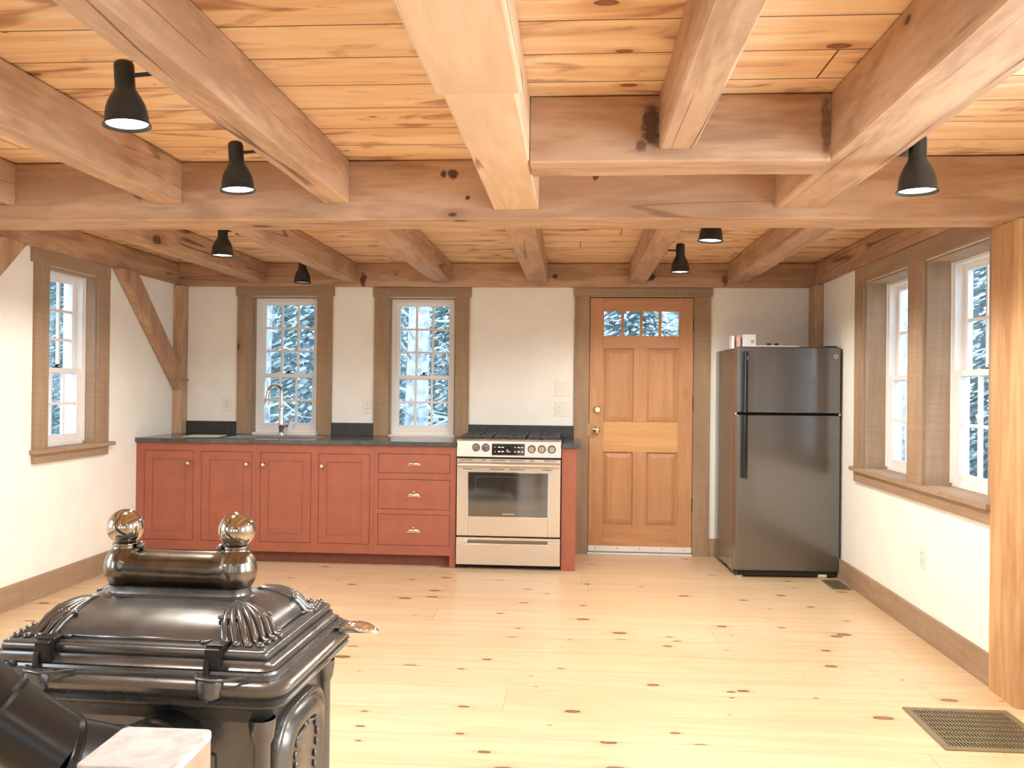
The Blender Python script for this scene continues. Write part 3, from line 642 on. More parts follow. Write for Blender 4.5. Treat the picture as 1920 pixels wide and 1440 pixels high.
# faucet
t = thing('kitchen_faucet', 'chrome gooseneck pull-down faucet in front of the sink window', 'faucet', (-2.350, 6.845, 0.914))
MB().lathe([(0.0, 0), (0.030, 0.0), (0.030, 0.006), (0.024, 0.010), (0.021, 0.05), (0.024, 0.056), (0.023, 0.10), (0.018, 0.15), (0.0165, 0.20), (0.021, 0.205), (0.021, 0.222), (0.015, 0.226), (0.013, 0.25)], (0, 0, 0), 'Z', 22).build('body', M_chrome, t, smooth=True)
P = [(0, 0, 0.24), (0, 0, 0.32)]
for k in range(13):
    a = PI*k/12*0.93; P.append((-0.036+0.036*math.cos(a), -0.055+0.055*math.cos(a), 0.345+0.058*math.sin(a)))
MB().tube(P, 0.0115, 14).build('spout', M_chrome, t, smooth=True)
e = Vector(P[-1]); dwn = Vector((-0.010, -0.016, -0.11))
MB().tube([e, e+dwn*0.15, e+dwn*0.5, e+dwn*0.85, e+dwn], [0.013, 0.0145, 0.015, 0.021, 0.019], 16).build('spray_head', M_chrome, t, smooth=True)
MB().tube([(0.01, 0, 0.075), (0.045, -0.004, 0.078), (0.062, -0.006, 0.083)], [0.014, 0.014, 0.011], 12).tube([(0.058, -0.006, 0.082), (0.062, -0.008, 0.11), (0.074, -0.01, 0.150), (0.078, -0.01, 0.165)], [0.006, 0.004, 0.006, 0.004], 10).build('lever_handle', M_chrome, t, smooth=True)
tag(MB().box(-2.99, -2.72, 6.43, 6.70, 0.9142, 0.9165, Matrix.Translation((-2.855, 6.5, 0)) @ Matrix.Rotation(0.12, 4, 'Z') @ Matrix.Translation((2.855, -6.5, 0))).build('booklet', M_paper, recenter=True), 'pale green booklet lying on the left end of the countertop', 'booklet')

# ------------------------------------------------------------------ range
t = thing('gas_range', 'stainless steel slide-in gas range with black cooktop', 'stove', (-0.8435, 6.262, 0)); RW = 0.756
MB().box(0.004, RW-0.004, 0.02, 0.655, 0.03, 0.905).build('body', M_black, t, 0.002)
for x in (0.06, RW-0.06):
    for y in (0.06, 0.6): MB().lathe([(0.0, 0), (0.018, 0), (0.018, 0.008), (0.010, 0.012), (0.010, 0.03)], (x, y, 0), 'Z', 14).build('foot', M_rubber, t)
# control panel, slanted
p = MB(); p.prism([(-0.020, 0.812), (0.06, 0.812), (0.06, 0.937), (0.006, 0.937), (-0.012, 0.928)], 'X', 0, RW)
cp = p.build('control_panel', M_steel, t, 0.003)
def on_panel(z): return -0.012 - 0.008*(0.928-z)/0.116
m = MB().box(0.255, 0.493, -0.0215, 0.0, 0.826, 0.910); m.build('display', M_glassblk, cp, 0.002)
yy = -0.0220
for (r0, zz) in ((0, 0.884), (1, 0.852)):
    for (x, w_) in ((0.275, 0.006), (0.300, 0.018), (0.325, 0.018), (0.418, 0.010), (0.440, 0.020), (0.468, 0.014)):
        m = MB().box(x, x+w_, yy, yy+0.001, zz-0.003, zz+0.003)
        if r0: m.box(x+0.002, x+w_*0.7, yy, yy+0.001, zz+0.003, zz+0.007)
        m.build('icon', M_mark, cp)
for zz in (0.868, 0.860, 0.852): MB().box(0.360, 0.360+0.012+0.01*((0.868-zz)/0.008), yy, yy+0.001, zz-0.0015, zz+0.0015).build('icon', M_mark, cp)
for x, z in ((0.140, 0.880), (0.210, 0.880), (0.543, 0.874), (0.616, 0.874), (0.688, 0.874)):
    MB().lathe([(0.029, 0.002), (0.029, -0.007), (0.0, -0.007)], (x, -0.014, z), 'Y', 24).build('knob_ring', M_grate, cp, smooth=True)
    k = MB(); k.lathe([(0.024, 0.0), (0.024, -0.008), (0.023, -0.012), (0.0205, -0.034), (0.018, -0.038), (0.0, -0.038)], (x, -0.014, z), 'Y', 24)
    k.box(x-0.005, x+0.005, -0.060, -0.045, z-0.020, z+0.020)
    k.build('control_knob', M_chrome, cp, smooth=True)
# cooktop and grates
MB().box(0, RW, 0.0, 0.650, 0.9055, 0.930).build('cooktop', M_black, t, 0.004)
m = MB()
for gx in (0.02, 0.268, 0.516):
    gw = 0.222
    for y in (0.075, 0.33, 0.61): m.box(gx, gx+gw, y-0.006, y+0.006, 0.950, 0.963)
    for x in (gx+0.006, gx+gw-0.006): m.box(x-0.006, x+0.006, 0.075, 0.61, 0.950, 0.963)
    for yc in (0.20, 0.47):
        m.box(gx+gw/2-0.005, gx+gw/2+0.005, yc-0.125, yc-0.03, 0.953, 0.966).box(gx+gw/2-0.005, gx+gw/2+0.005, yc+0.03, yc+0.125, 0.953, 0.966)
        m.box(gx+0.01, gx+0.075, yc-0.005, yc+0.005, 0.953, 0.966).box(gx+gw-0.075, gx+gw-0.01, yc-0.005, yc+0.005, 0.953, 0.966)
    for x in (gx+0.006, gx+gw-0.006, gx+gw/2):
        for y in (0.075, 0.61): m.box(x-0.008, x+0.008, y-0.008, y+0.008, 0.930, 0.951)
m.build('grate', M_grate, t, 0.002)
for (x, y) in ((0.131, 0.20), (0.131, 0.47), (0.379, 0.34), (0.627, 0.20), (0.627, 0.47)):
    MB().lathe([(0.045, 0.930), (0.043, 0.940), (0.030, 0.942), (0.030, 0.948), (0.0, 0.949)], (x, y, 0), 'Z', 20).build('burner', M_grate, t, smooth=True)
# oven door
d = MB()
wx0, wx1, wz0, wz1 = 0.088, 0.663, 0.382, 0.700
d.box(0.003, wx0, -0.02, 0.02, 0.242, 0.800).box(wx1, RW-0.003, -0.02, 0.02, 0.242, 0.800).box(wx0, wx1, -0.02, 0.02, 0.242, wz0).box(wx0, wx1, -0.02, 0.02, wz1, 0.800)
od = d.build('oven_door', M_steel, t, 0.003)
MB().box(wx0-0.004, wx1+0.004, -0.0205, -0.016, wz0-0.004, wz1+0.004).build('window_bezel', M_chrome, od)
MB().box(wx0, wx1, -0.0225, -0.0165, wz0, wz1).build('oven_window', M_glassblk, od)
m = MB(); a0, a1, c0, c1 = 0.14, 0.615, 0.43, 0.672
MB().box(a0, a1, -0.0232, -0.0225, c1-0.0015, c1).box(a0, a1, -0.0232, -0.0225, c0, c0+0.0015).box(a0, a0+0.0015, -0.0232, -0.0225, c0, c1).box(a1-0.0015, a1, -0.0232, -0.0225, c0, c1).build('window_line', plain('grey_line', (0.12, 0.12, 0.12), 0.4), od)
m = MB()
for k in range(9): m.box(0.338+k*0.0095, 0.338+k*0.0095+0.007, -0.0232, -0.0225, 0.400, 0.4045)
m.build('maker_mark', M_mark, od)
m = MB()
for (x, w_) in ((0.02, 0.10), (0.18, 0.03), (0.25, 0.11), (0.38, 0.11), (0.53, 0.03), (0.63, 0.09)): MB().box(x, x+w_, -0.0206, -0.0195, 0.787, 0.791).build('vent_slot', M_gap, od)
for (x, w_) in ((0.05, 0.07), (0.24, 0.11), (0.385, 0.11), (0.62, 0.07)): MB().box(x, x+w_, -0.0206, -0.0195, 0.722, 0.726).build('vent_slot', M_gap, od)
h = MB(); h.loft([[(x, y, z) for (y, z) in ((-0.020, 0.778), (-0.045, 0.776), (-0.062, 0.768), (-0.066, 0.755), (-0.058, 0.742), (-0.042, 0.738), (-0.020, 0.740))] for x in (0.012, 0.02, RW-0.02, RW-0.012)])
h.build('door_handle', M_steel, od, 0.004)
MB().box(0.004, RW-0.004, -0.012, 0.02, 0.801, 0.811).build('shadow_gap', M_gap, t); MB().box(0.004, RW-0.004, -0.010, 0.02, 0.232, 0.241).build('shadow_gap', M_gap, t)
d = MB(); d.box(0.002, RW-0.002, -0.02, 0.02, 0.034, 0.184).box(0.002, RW-0.002, -0.02, 0.02, 0.212, 0.231).box(0.002, 0.084, -0.02, 0.02, 0.184, 0.212).box(0.664, RW-0.002, -0.02, 0.02, 0.184, 0.212)
dd = d.build('storage_drawer', M_steel, t, 0.002)
MB().box(0.084, 0.664, 0.004, 0.02, 0.184, 0.212).build('pull_recess', plain('dim_steel', (0.30, 0.26, 0.22), 0.35, 0.8), dd)
MB().box(0.084, 0.664, -0.020, -0.010, 0.184, 0.188).build('pull_lip', M_chrome, dd)
MB().box(0.02, RW-0.02, 0.03, 0.6, 0.012, 0.034).build('base', M_gap, t)

# ------------------------------------------------------------------ refrigerator
t = thing('refrigerator', 'black top-freezer refrigerator standing right of the door', 'refrigerator', (1.138, 6.185, 0), 0.045)
FW, FZ = 0.722, 1.622; dy = 0.075
MB().box(0.004, FW-0.004, dy+0.008, 0.73, 0.03, FZ-0.006).build('cabinet', M_frside, t, 0.006)
MB().box(0.012, FW-0.012, dy-0.008, dy+0.010, 0.055, FZ-0.012).build('gasket', M_gap, t)
fd = MB().box(0, FW, 0, dy-0.008, 1.157, FZ).build('freezer_door', M_fridge, t, 0.010, seg=3)
rd = MB().box(0, FW, 0, dy-0.008, 0.052, 1.143).build('refrigerator_door', M_fridge, t, 0.010, seg=3)
def fh(z0, z1, p):
    m = MB(); m.loft([[(0.036+a, y, z) for (a, y) in ((-0.002, -0.001), (0.0, -0.04), (0.012, -0.052), (0.030, -0.050), (0.036, -0.036), (0.036, -0.001))] for z in (z0, z0+0.01, z1-0.01, z1)])
    m.build('handle', M_handle, p, 0.003)
fh(1.157, 1.585, fd); fh(0.70, 1.143, rd)
MB().box(0.060, 0.064, -0.0515, -0.050, 1.525, 1.550).build('highlight_plate', M_chrome, fd)
m = MB(); cx, cz = 0.688, 1.557
m.lathe([(0.0145, 0), (0.0145, -0.0022), (0.0118, -0.0022), (0.0118, 0)], (cx, 0, cz), 'Y', 28)
for (a0, a1, r, ox, oz) in ((0.3, 4.6, 0.0042, -0.003, 0.0015), (3.4, 7.6, 0.0042, 0.003, -0.0015)):
    m.tube([(cx+ox+r*math.cos(a0+(a1-a0)*k/8), -0.0015, cz+oz+r*math.sin(a0+(a1-a0)*k/8)) for k in range(9)], 0.0009, 6)
m.build('round_badge', M_chrome, fd, smooth=True)
MB().box(0.02, FW-0.02, 0.03, 0.10, 0.012, 0.048).build('kick_grille', M_gap, t)
MB().lathe([(0.0, 0), (0.017, 0), (0.017, 0.06), (0.0, 0.06)], (FW-0.135, 0.045, 0.0175), 'X', 18).build('roller', M_plate, t)
for x in (0.05, FW-0.05): MB().box(x-0.02, x+0.02, 0.4, 0.5, 0.0, 0.03).build('foot', M_rubber, t)
MB().box(0.02, 0.06, 0.04, 0.06, 0.0, 0.03).build('foot', M_chrome, t)
MB().box(FW-0.10, FW-0.02, 0.02, 0.13, FZ-0.004, FZ+0.009).build('hinge_cover', M_rubber, t, 0.003)
MB().box(-0.006, 0.004, 0.012, 0.03, 1.145, 1.155).build('hinge_pin', M_chrome, t); MB().box(FW-0.01, FW+0.004, 0.004, 0.03, 1.144, 1.154).build('hinge_pin', M_chrome, t)
fr = t
def on_fridge(x, y): c, s = math.cos(0.045), math.sin(0.045); return (1.138+c*x-s*y, 6.185+s*x+c*y, FZ-0.0065)
t = thing('small_box', 'small white box with a printed label standing on the refrigerator', 'box', on_fridge(0.150, 0.30), 0.05)
MB().box(-0.048, 0.048, -0.03, 0.03, 0, 0.108).build('carton', M_box, t, 0.001)
m = MB()
for k in range(3): m.box(0.012, 0.034, -0.0306, -0.0300, 0.045+k*0.008, 0.050+k*0.008)
m.build('label_print', plain('grey_print', (0.25, 0.25, 0.28), 0.6), t)
tag(MB().box(-0.012, 0.012, -0.05, 0.05, 0, 0.10).build('card_packet', M_pink, bevel=0.001), 'thin pink and white packet left of the white box on the refrigerator', 'packet')
bpy.data.objects['card_packet'].location = on_fridge(0.070, 0.30)
tag(MB().box(-0.010, 0.010, -0.05, 0.05, 0, 0.096).build('card_packet', M_box, bevel=0.001), 'thin white packet at the left edge of the refrigerator top', 'packet')
bpy.data.objects['card_packet.001'].location = on_fridge(0.035, 0.32)
t = thing('flat_tray', 'low cream tray with two dark knobs on the refrigerator', 'tray', on_fridge(0.345, 0.32)[:2]+(FZ-0.005,), 0.04)
MB().box(-0.145, 0.155, -0.11, 0.11, 0, 0.024).build('slab', M_tray, t, 0.006)
for x in (-0.055, 0.0): MB().lathe([(0.0, 0.0245), (0.012, 0.0245), (0.010, 0.032), (0.018, 0.036), (0.016, 0.042), (0.0, 0.043)], (x, -0.06, 0), 'Z', 14).build('knob', plain('dark_red_knob', (0.08, 0.02, 0.01), 0.4) if x < -0.01 else bpy.data.materials['dark_red_knob'], t)

# ------------------------------------------------------------------ outlets and switches
def plate(name, label, loc, rotz, w, h, items):
    t = thing(name, label, 'outlet' if 'outlet' in name else 'switch', loc, rotz)
    MB().box(-w/2, w/2, -0.006, 0, -h/2, h/2).build('cover_plate', M_plate, t, 0.002)
    for kind, x in items:
        if kind == 'o':
            for dz in (0.02, -0.02):
                r = MB().box(x-0.015, x+0.015, -0.0085, -0.006, dz-0.013, dz+0.013).build('socket', M_plate, t, 0.003)
                MB().box(x-0.007, x-0.005, -0.0092, -0.0085, dz-0.003, dz+0.005).box(x+0.004, x+0.006, -0.0092, -0.0085, dz-0.003, dz+0.005).ball((x, -0.0085, dz-0.008), 0.002, seg=8).build('slot', M_gap, r)
        else:
            MB().box(x-0.005, x+0.005, -0.016, -0.006, -0.004, 0.012).build('toggle', M_plate, t, 0.001)
    return t
plate('wall_outlet', 'white duplex outlet left of the sink window', (-2.845, YB, 1.157), 0, 0.078, 0.118, [('o', 0)])
plate('wall_outlet', 'white duplex outlet between the two back windows', (-1.672, YB, 1.155), 0, 0.074, 0.118, [('o', 0)])
plate('light_switch', 'double toggle light switch left of the door', (-0.092, YB, 1.308), 0, 0.118, 0.118, [('s', -0.023), ('s', 0.023)])
plate('outlet_and_switch', 'combined outlet and toggle plate below the double switch', (-0.092, YB, 1.150), 0, 0.118, 0.118, [('o', -0.023), ('s', 0.023)])
plate('wall_outlet', 'pale blank outlet low on the right wall', (XR, 4.81, 0.43), -PI/2, 0.074, 0.118, [('o', 0)])

# ------------------------------------------------------------------ floor vents
def vent(label, loc, w, l, nx, ny, fr_):
    t = thing('floor_vent', label, 'vent', loc)
    MB().box(0, w, 0, fr_, 0, 0.006).box(0, w, l-fr_, l, 0, 0.006).box(0, fr_, fr_, l-fr_, 0, 0.006).box(w-fr_, w, fr_, l-fr_, 0, 0.006).build('frame', M_vent, t, 0.003)
    MB().box(fr_, w-fr_, fr_, l-fr_, 0.0003, 0.0012).build('duct_shadow', M_gap, t)
    g = MB()
    for i in range(nx):
        x = fr_+(w-2*fr_)*(i+0.5)/nx; g.box(x-0.0028, x+0.0028, fr_, l-fr_, 0.0012, 0.0048)
    for j in range(1, ny):
        y = fr_+(l-2*fr_)*j/ny; g.box(fr_, w-fr_, y-0.004, y+0.004, 0.0012, 0.0052)
    g.build('grille', M_vent, t)
vent('large bronze floor vent in front of the golden post', (1.372, 3.295, 0), 0.42, 0.425, 28, 8, 0.030)
vent('small brown floor vent at the foot of the refrigerator', (1.722, 5.885, 0), 0.125, 0.285, 8, 6, 0.014)

# ------------------------------------------------------------------ spotlights on the joists
def spotlight(loc, label, lit=True, side=1, reach=0.10, tilt=0.0, sc=1.0):
    """bell spotlight; loc = centre of the open rim, side/reach = direction and distance to the timber it is fixed to"""
    t = thing('spotlight', label, 'lamp', loc, 0, 'black bell spotlights on the ceiling timbers')
    t.rotation_euler = (0, math.radians(tilt), 0); t.scale = (sc, sc, sc)
    prof = [(0.0560, 0.008), (0.0650, 0.0), (0.0655, 0.002), (0.0590, 0.010), (0.0575, 0.030), (0.0545, 0.049), (0.0490, 0.066), (0.0410, 0.083), (0.0320, 0.098), (0.0280, 0.107), (0.0275, 0.120), (0.0275, 0.170), (0.0255, 0.179), (0.018, 0.184), (0.0, 0.1845)]
    MB().lathe(prof, n=32).build('shade', M_lamp, t, smooth=True, angle=60)
    MB().lathe([(0.0645, 0.0005), (0.0570, 0.008), (0.0540, 0.030), (0.0515, 0.049), (0.046, 0.064), (0.036, 0.080), (0.0, 0.086)], n=32).build('reflector', M_lampin, t, smooth=True, angle=60)
    MB().ball((0, 0, 0.030), 0.037, (1.15, 1.15, 0.78), 20).build('bulb', M_bulb if lit else M_bulboff, t, smooth=True, angle=180)
    s = side; r_ = reach/sc
    MB().tube([(s*0.020, 0, 0.142), (s*r_, 0, 0.142)], 0.0060, 10).box(min(s*(r_-0.014), s*r_), max(s*(r_-0.014), s*r_), -0.020, 0.020, 0.120, 0.164).build('bracket', M_lamp, t)
    if lit:
        d = bpy.data.lights.new('spot_beam', 'SPOT'); d.energy = 76; d.color = (1.0, 0.97, 0.90); d.spot_size = math.radians(166); d.spot_blend = 0.35; d.shadow_soft_size = 0.04
        o = bpy.data.objects.new('spot_beam', d); COL.objects.link(o); o.parent = t; o.location = (0, 0, -0.002)
    return t
def place(src, used, loc, label, rot=(0, 0, 0), sc=1.0):
    o = src if not used else copy_tree(src)
    o.location = loc; o.rotation_euler = rot; o['label'] = label; o.scale = (sc, sc, sc)
    return o
spotlight((-1.265, 2.36, 2.040), 'lit black bell spotlight at upper left, nearest of all', True, 1, 0.153, -4)
spotlight((-1.253, 3.14, 2.034), 'lit black bell spotlight hung from the same joist just in front of the crossbeam', True, 1, 0.141, -4)
spotlight((-1.975, 4.735, 2.035), 'lit black bell spotlight behind the crossbeam, above the left cabinets', True, 1, 0.093)
spotlight((-1.985, 6.20, 2.064), 'dark unlit bell spotlight in front of the sink window head', False, 1, 0.103)
spotlight((1.112, 2.92, 1.966), 'lit black bell spotlight at right, hung from the thick beam', True, -1, 0.050, 0, 1.02)
spotlight((0.668, 4.37, 2.052), 'lit bell spotlight half hidden by the crossbeam, left of the twin windows', True, -1, 0.106, 3)
spotlight((0.662, 5.55, 2.054), 'lit black bell spotlight high in front of the door, fully in view', True, -1, 0.100)

# ------------------------------------------------------------------ added fill lamps, unseen behind the photographer
def make_fill_lamp():
    t = thing('fill_globe_lamp', 'x', 'lamp', (0, 0, 0), 0, 'added bare bulb fill lamps, unseen behind the photographer')
    MB().lathe([(0.0, 0.30), (0.05, 0.30), (0.05, 0.285), (0.012, 0.28), (0.006, 0.27), (0.006, 0.10), (0.02, 0.095), (0.02, 0.055)], n=16).build('holder', M_lamp, t)
    MB().ball((0, 0, 0.0), 0.05, seg=16).build('bulb', M_bulb, t, smooth=True, angle=180)
    d = bpy.data.lights.new('fill_bulb_light', 'POINT'); d.energy = 30; d.color = WARM; d.shadow_soft_size = 0.06
    o = bpy.data.objects.new('fill_bulb_light', d); COL.objects.link(o); o.parent = t
    return t
gl = make_fill_lamp()
place(gl, False, (-1.45, -0.9, 2.009), 'added bare bulb fill lamp, unseen, farthest behind the photographer')
place(gl, True, (0.62, -0.3, 2.009), 'added bare bulb fill lamp, unseen, behind and right of the photographer')

# ------------------------------------------------------------------ wood stove
st = thing('wood_stove', 'ornate dark cast-iron wood stove with domed lid in the left foreground', 'stove', (-0.997, 2.150, 0), -0.035)
HW, HD = 0.320, 0.228
def rrect(hx, hy, r, z, n=6):
    P = []
    for (cx, cy, a0) in ((hx-r, hy-r, 0), (-hx+r, hy-r, PI/2), (-hx+r, -hy+r, PI), (hx-r, -hy+r, 1.5*PI)):
        for k in range(n+1):
            a = a0+PI/2*k/n; P.append((cx+r*math.cos(a), cy+r*math.sin(a), z))
    return P
def tiers(lst): return MB().loft([rrect(HW+o, HD+o, r, z) for z, o, r in lst])
# body
b = MB(); b.loft([rrect(HW-0.012, HD-0.012, 0.012, z) for z in (0.10, 0.555)])
b.build('firebox', M_iron, st)
for sx in (-1, 1):
    for sy in (-1, 1):
        cx, cy = sx*(HW-0.012), sy*(HD-0.012)
        MB().lathe([(0.030, 0.10), (0.030, 0.13), (0.019, 0.14), (0.019, 0.50), (0.026, 0.515), (0.030, 0.545), (0.030, 0.56)], (cx, cy, 0), 'Z', 18).build('corner_column', M_iron, st, smooth=True)
        MB().tube([(cx*0.97, cy*0.97, 0.12), (cx*1.0, cy*1.0, 0.07), (cx*1.04, cy*1.05, 0.03), (cx*1.06, cy*1.08, 0.0)], [0.035, 0.028, 0.018, 0.026], 12).build('leg', M_iron, st, smooth=True)
tiers([(0.08, 0.02, 0.03), (0.10, 0.03, 0.03), (0.115, 0.02, 0.03), (0.12, 0.0, 0.03)]).build('base_skirt', M_iron, st, smooth=True)
tiers([(0.548, -0.010, 0.03), (0.556, 0.004, 0.035), (0.580, 0.016, 0.045), (0.596, 0.040, 0.055), (0.600, 0.050, 0.055), (0.606, 0.053, 0.055), (0.610, 0.048, 0.055), (0.613, 0.050, 0.055), (0.617, 0.054, 0.055), (0.620, 0.048, 0.055),
       (0.626, 0.054, 0.055), (0.634, 0.063, 0.060), (0.644, 0.066, 0.060), (0.653, 0.060, 0.058), (0.658, 0.048, 0.055), (0.6585, 0.040, 0.05), (0.666, 0.040, 0.05), (0.6665, 0.030, 0.04), (0.673, 0.028, 0.04)]).build('top_rim', M_iron, st, smooth=True, angle=50)
tiers([(0.673, 0.024, 0.03), (0.676, 0.026, 0.03), (0.679, 0.016, 0.025), (0.688, 0.010, 0.02), (0.693, 0.009, 0.015), (0.6935, 0.001, 0.012), (0.696, 0.003, 0.012), (0.708, 0.003, 0.012), (0.712, 0.0, 0.012), (0.7125, -0.006, 0.010), (0.7165, -0.008, 0.010), (0.717, -0.014, 0.010)]).build('lid_plate', M_iron, st, smooth=True, angle=50)
# dome
DXo, DYo, DXi, DYi, DHt = 0.290, 0.200, 0.175, 0.060, 0.066
def dome_z(x, y):
    tx = max(0, (abs(x)-DXi)/(DXo-DXi)); ty = max(0, (abs(y)-DYi)/(DYo-DYi))
    q = min(1.0, (tx**3.2+ty**3.2)**(1/3.2)); return 0.716+DHt*(1-q**2.1)**0.62
m = MB(); NX, NY = 72, 56; V = []
for j in range(NY+1):
    V.append([m.bm.verts.new((DXo*(2*i/NX-1), DYo*(2*j/NY-1), dome_z(DXo*(2*i/NX-1), DYo*(2*j/NY-1)))) for i in range(NX+1)])
for j in range(NY):
    for i in range(NX): m.bm.faces.new((V[j][i], V[j][i+1], V[j+1][i+1], V[j+1][i]))
m.build('domed_lid', M_iron, st, smooth=True, angle=180)
# acanthus fronds on the four dome corners
for sx in (-1, 1):
    for sy in (-1, 1):
        m = MB()
        x0, y0 = sx*0.180, sy*0.068; x1, y1 = sx*0.298, sy*0.206
        nrm = Vector((-(y1-y0), x1-x0, 0)).normalized()
        for k in range(-3, 4):
            pts = []; rad = []
            spread = k*0.026
            for i in range(10):
                s = i/9*(1.0-0.10*abs(k))
                off = spread*math.sin(s*PI*0.5)**1.3 + (0.010*k/3)*math.sin(s*PI*1.6)
                x = x0+(x1-x0)*s+nrm.x*off; y = y0+(y1-y0)*s+nrm.y*off
                pts.append((x, y, dome_z(x, y)+0.0015)); rad.append(0.0045+0.0045*math.sin(PI*min(1, s*1.05)))
            m.tube(pts, rad, 8)
            e = Vector(pts[-1]); m.ball(e+Vector((0, 0, 0.003)), 0.0095, (1, 1, 0.8), 10)
            if k:
                q = Vector(pts[5]); m.ball(q+Vector((nrm.x*k*0.004, nrm.y*k*0.004, 0.003)), 0.007, (1, 1, 0.8), 10)
        m.build('leaf_ornament', M_iron, st, smooth=True, angle=180)
# bead line with rings
for sy in (-1, 1):
    y = sy*(DYo-0.004); m = MB(); m.tube([(-0.165, y, 0.722), (0.155, y, 0.722)], 0.0045, 8)
    for x in (-0.175, 0.165): m.loft([[(x+(0.0095+0.004*math.cos(b))*math.cos(a), y+(0.0095+0.004*math.cos(b))*math.sin(a), 0.7225+0.004*math.sin(b)) for b in [2*PI*k/8 for k in range(8)]] for a in [2*PI*k/16 for k in range(16)]], closed=True)
    m.build('bead_molding', M_iron, st, smooth=True, angle=180)
for sx in (-1, 1):
    x = sx*(DXo-0.002); m = MB(); m.tube([(x, -0.075, 0.722), (x, 0.075, 0.722)], 0.0045, 8)
    for y in (-0.085, 0.085): m.loft([[(x+(0.0095+0.004*math.cos(b))*math.cos(a), y+(0.0095+0.004*math.cos(b))*math.sin(a), 0.7225+0.004*math.sin(b)) for b in [2*PI*k/8 for k in range(8)]] for a in [2*PI*k/16 for k in range(16)]], closed=True)
    m.build('bead_molding', M_iron, st, smooth=True, angle=180)
# finial: base, barrel, balls
def stadium(hx, r, z, n=10):
    P = []
    for k in range(n+1): a = -PI/2+PI*k/n; P.append((hx+r*math.cos(a), r*math.sin(a), z))
    for k in range(n+1): a = PI/2+PI*k/n; P.append((-hx+r*math.cos(a), r*math.sin(a), z))
    return P
MB().loft([stadium(0.138, r, z) for r, z in ((0.058, 0.774), (0.056, 0.782), (0.048, 0.786), (0.046, 0.795), (0.047, 0.803))]).build('finial_base', M_iron, st, smooth=True, angle=50)
P = [(-0.150, 0, 0.912), (-0.152, 0, 0.900), (-0.154, 0, 0.880), (-0.150, 0, 0.858), (-0.135, 0, 0.845), (-0.10, 0, 0.842), (0, 0, 0.842), (0.10, 0, 0.842), (0.135, 0, 0.845), (0.150, 0, 0.858), (0.154, 0, 0.880), (0.152, 0, 0.900), (0.150, 0, 0.912)]
R_ = [0.030, 0.034, 0.043, 0.049, 0.050, 0.048, 0.047, 0.048, 0.050, 0.049, 0.043, 0.034, 0.030]
m = MB(); m.tube([P[i] for i in (4, 5, 6, 7, 8)], [R_[i] for i in (4, 5, 6, 7, 8)], 28)
for s in (-1, 1):
    m.lathe([(0.0, 0.792), (0.025, 0.795), (0.040, 0.805), (0.050, 0.826), (0.0525, 0.846), (0.049, 0.868), (0.040, 0.885), (0.031, 0.894), (0.029, 0.899), (0.032, 0.902), (0.0315, 0.907), (0.0, 0.910)], (s*0.148, 0, 0), 'Z', 32)
fb = m.build('finial_barrel', M_barrel, st, smooth=True, angle=60)
rm = fb.modifiers.new('remesh', 'REMESH'); rm.mode = 'VOXEL'; rm.voxel_size = 0.0035; rm.use_smooth_shade = True
sm = fb.modifiers.new('soft', 'SMOOTH'); sm.factor = 0.5; sm.iterations = 6
for s in (-1, 1):
    MB().ball((s*0.149, 0, 0.946), 0.0455, seg=40).build('finial_ball', M_ball, st, smooth=True, angle=180)
    MB().ball((s*0.107, 0, 0.900), 0.010, (1, 1.6, 1), 14).ball((s*0.114, 0.0, 0.888), 0.010, (0.9, 2.0, 1), 14).build('scroll_ornament', M_iron, st, smooth=True, angle=180)
# hinges at the back edge (viewer side)
for x in (-0.200, 0.205):
    m = MB(); y = -HD
    m.box(x-0.017, x+0.017, y-0.030, y-0.006, 0.675, 0.722).box(x-0.022, x+0.020, y-0.012, y+0.030, 0.7175, 0.727)
    m.prism([(y-0.012, 0.7175), (y-0.034, 0.700), (y-0.040, 0.665), (y-0.022, 0.665)], 'X', x-0.017, x-0.004)
    m.build('hinge', M_pipe, st, 0.002)
    m = MB(); m.loft([rrect(0.026+o, 0.036, 0.02, z, 4) for z, o in ((0.622, -0.014), (0.626, -0.004), (0.630, 0.0), (0.655, 0.002), (0.664, 0.0))])
    for v in m.bm.verts: v.co.x += x+0.012; v.co.y += y-0.042
    m.tube([(x-0.035, y-0.030, 0.667), (x-0.02, y-0.060, 0.667), (x+0.02, y-0.072, 0.667), (x+0.05, y-0.068, 0.667), (x+0.075, y-0.048, 0.667), (x+0.09, y-0.044, 0.667)], 0.0035, 8)
    m.build('hinge_boss', M_iron, st, smooth=True, angle=50)
MB().lathe([(0.0, -0.006), (0.009, -0.005), (0.011, 0.0), (0.011, 0.01)], (-0.272, -HD-0.032, 0.668), 'Y', 12).build('bolt', M_dark, st)
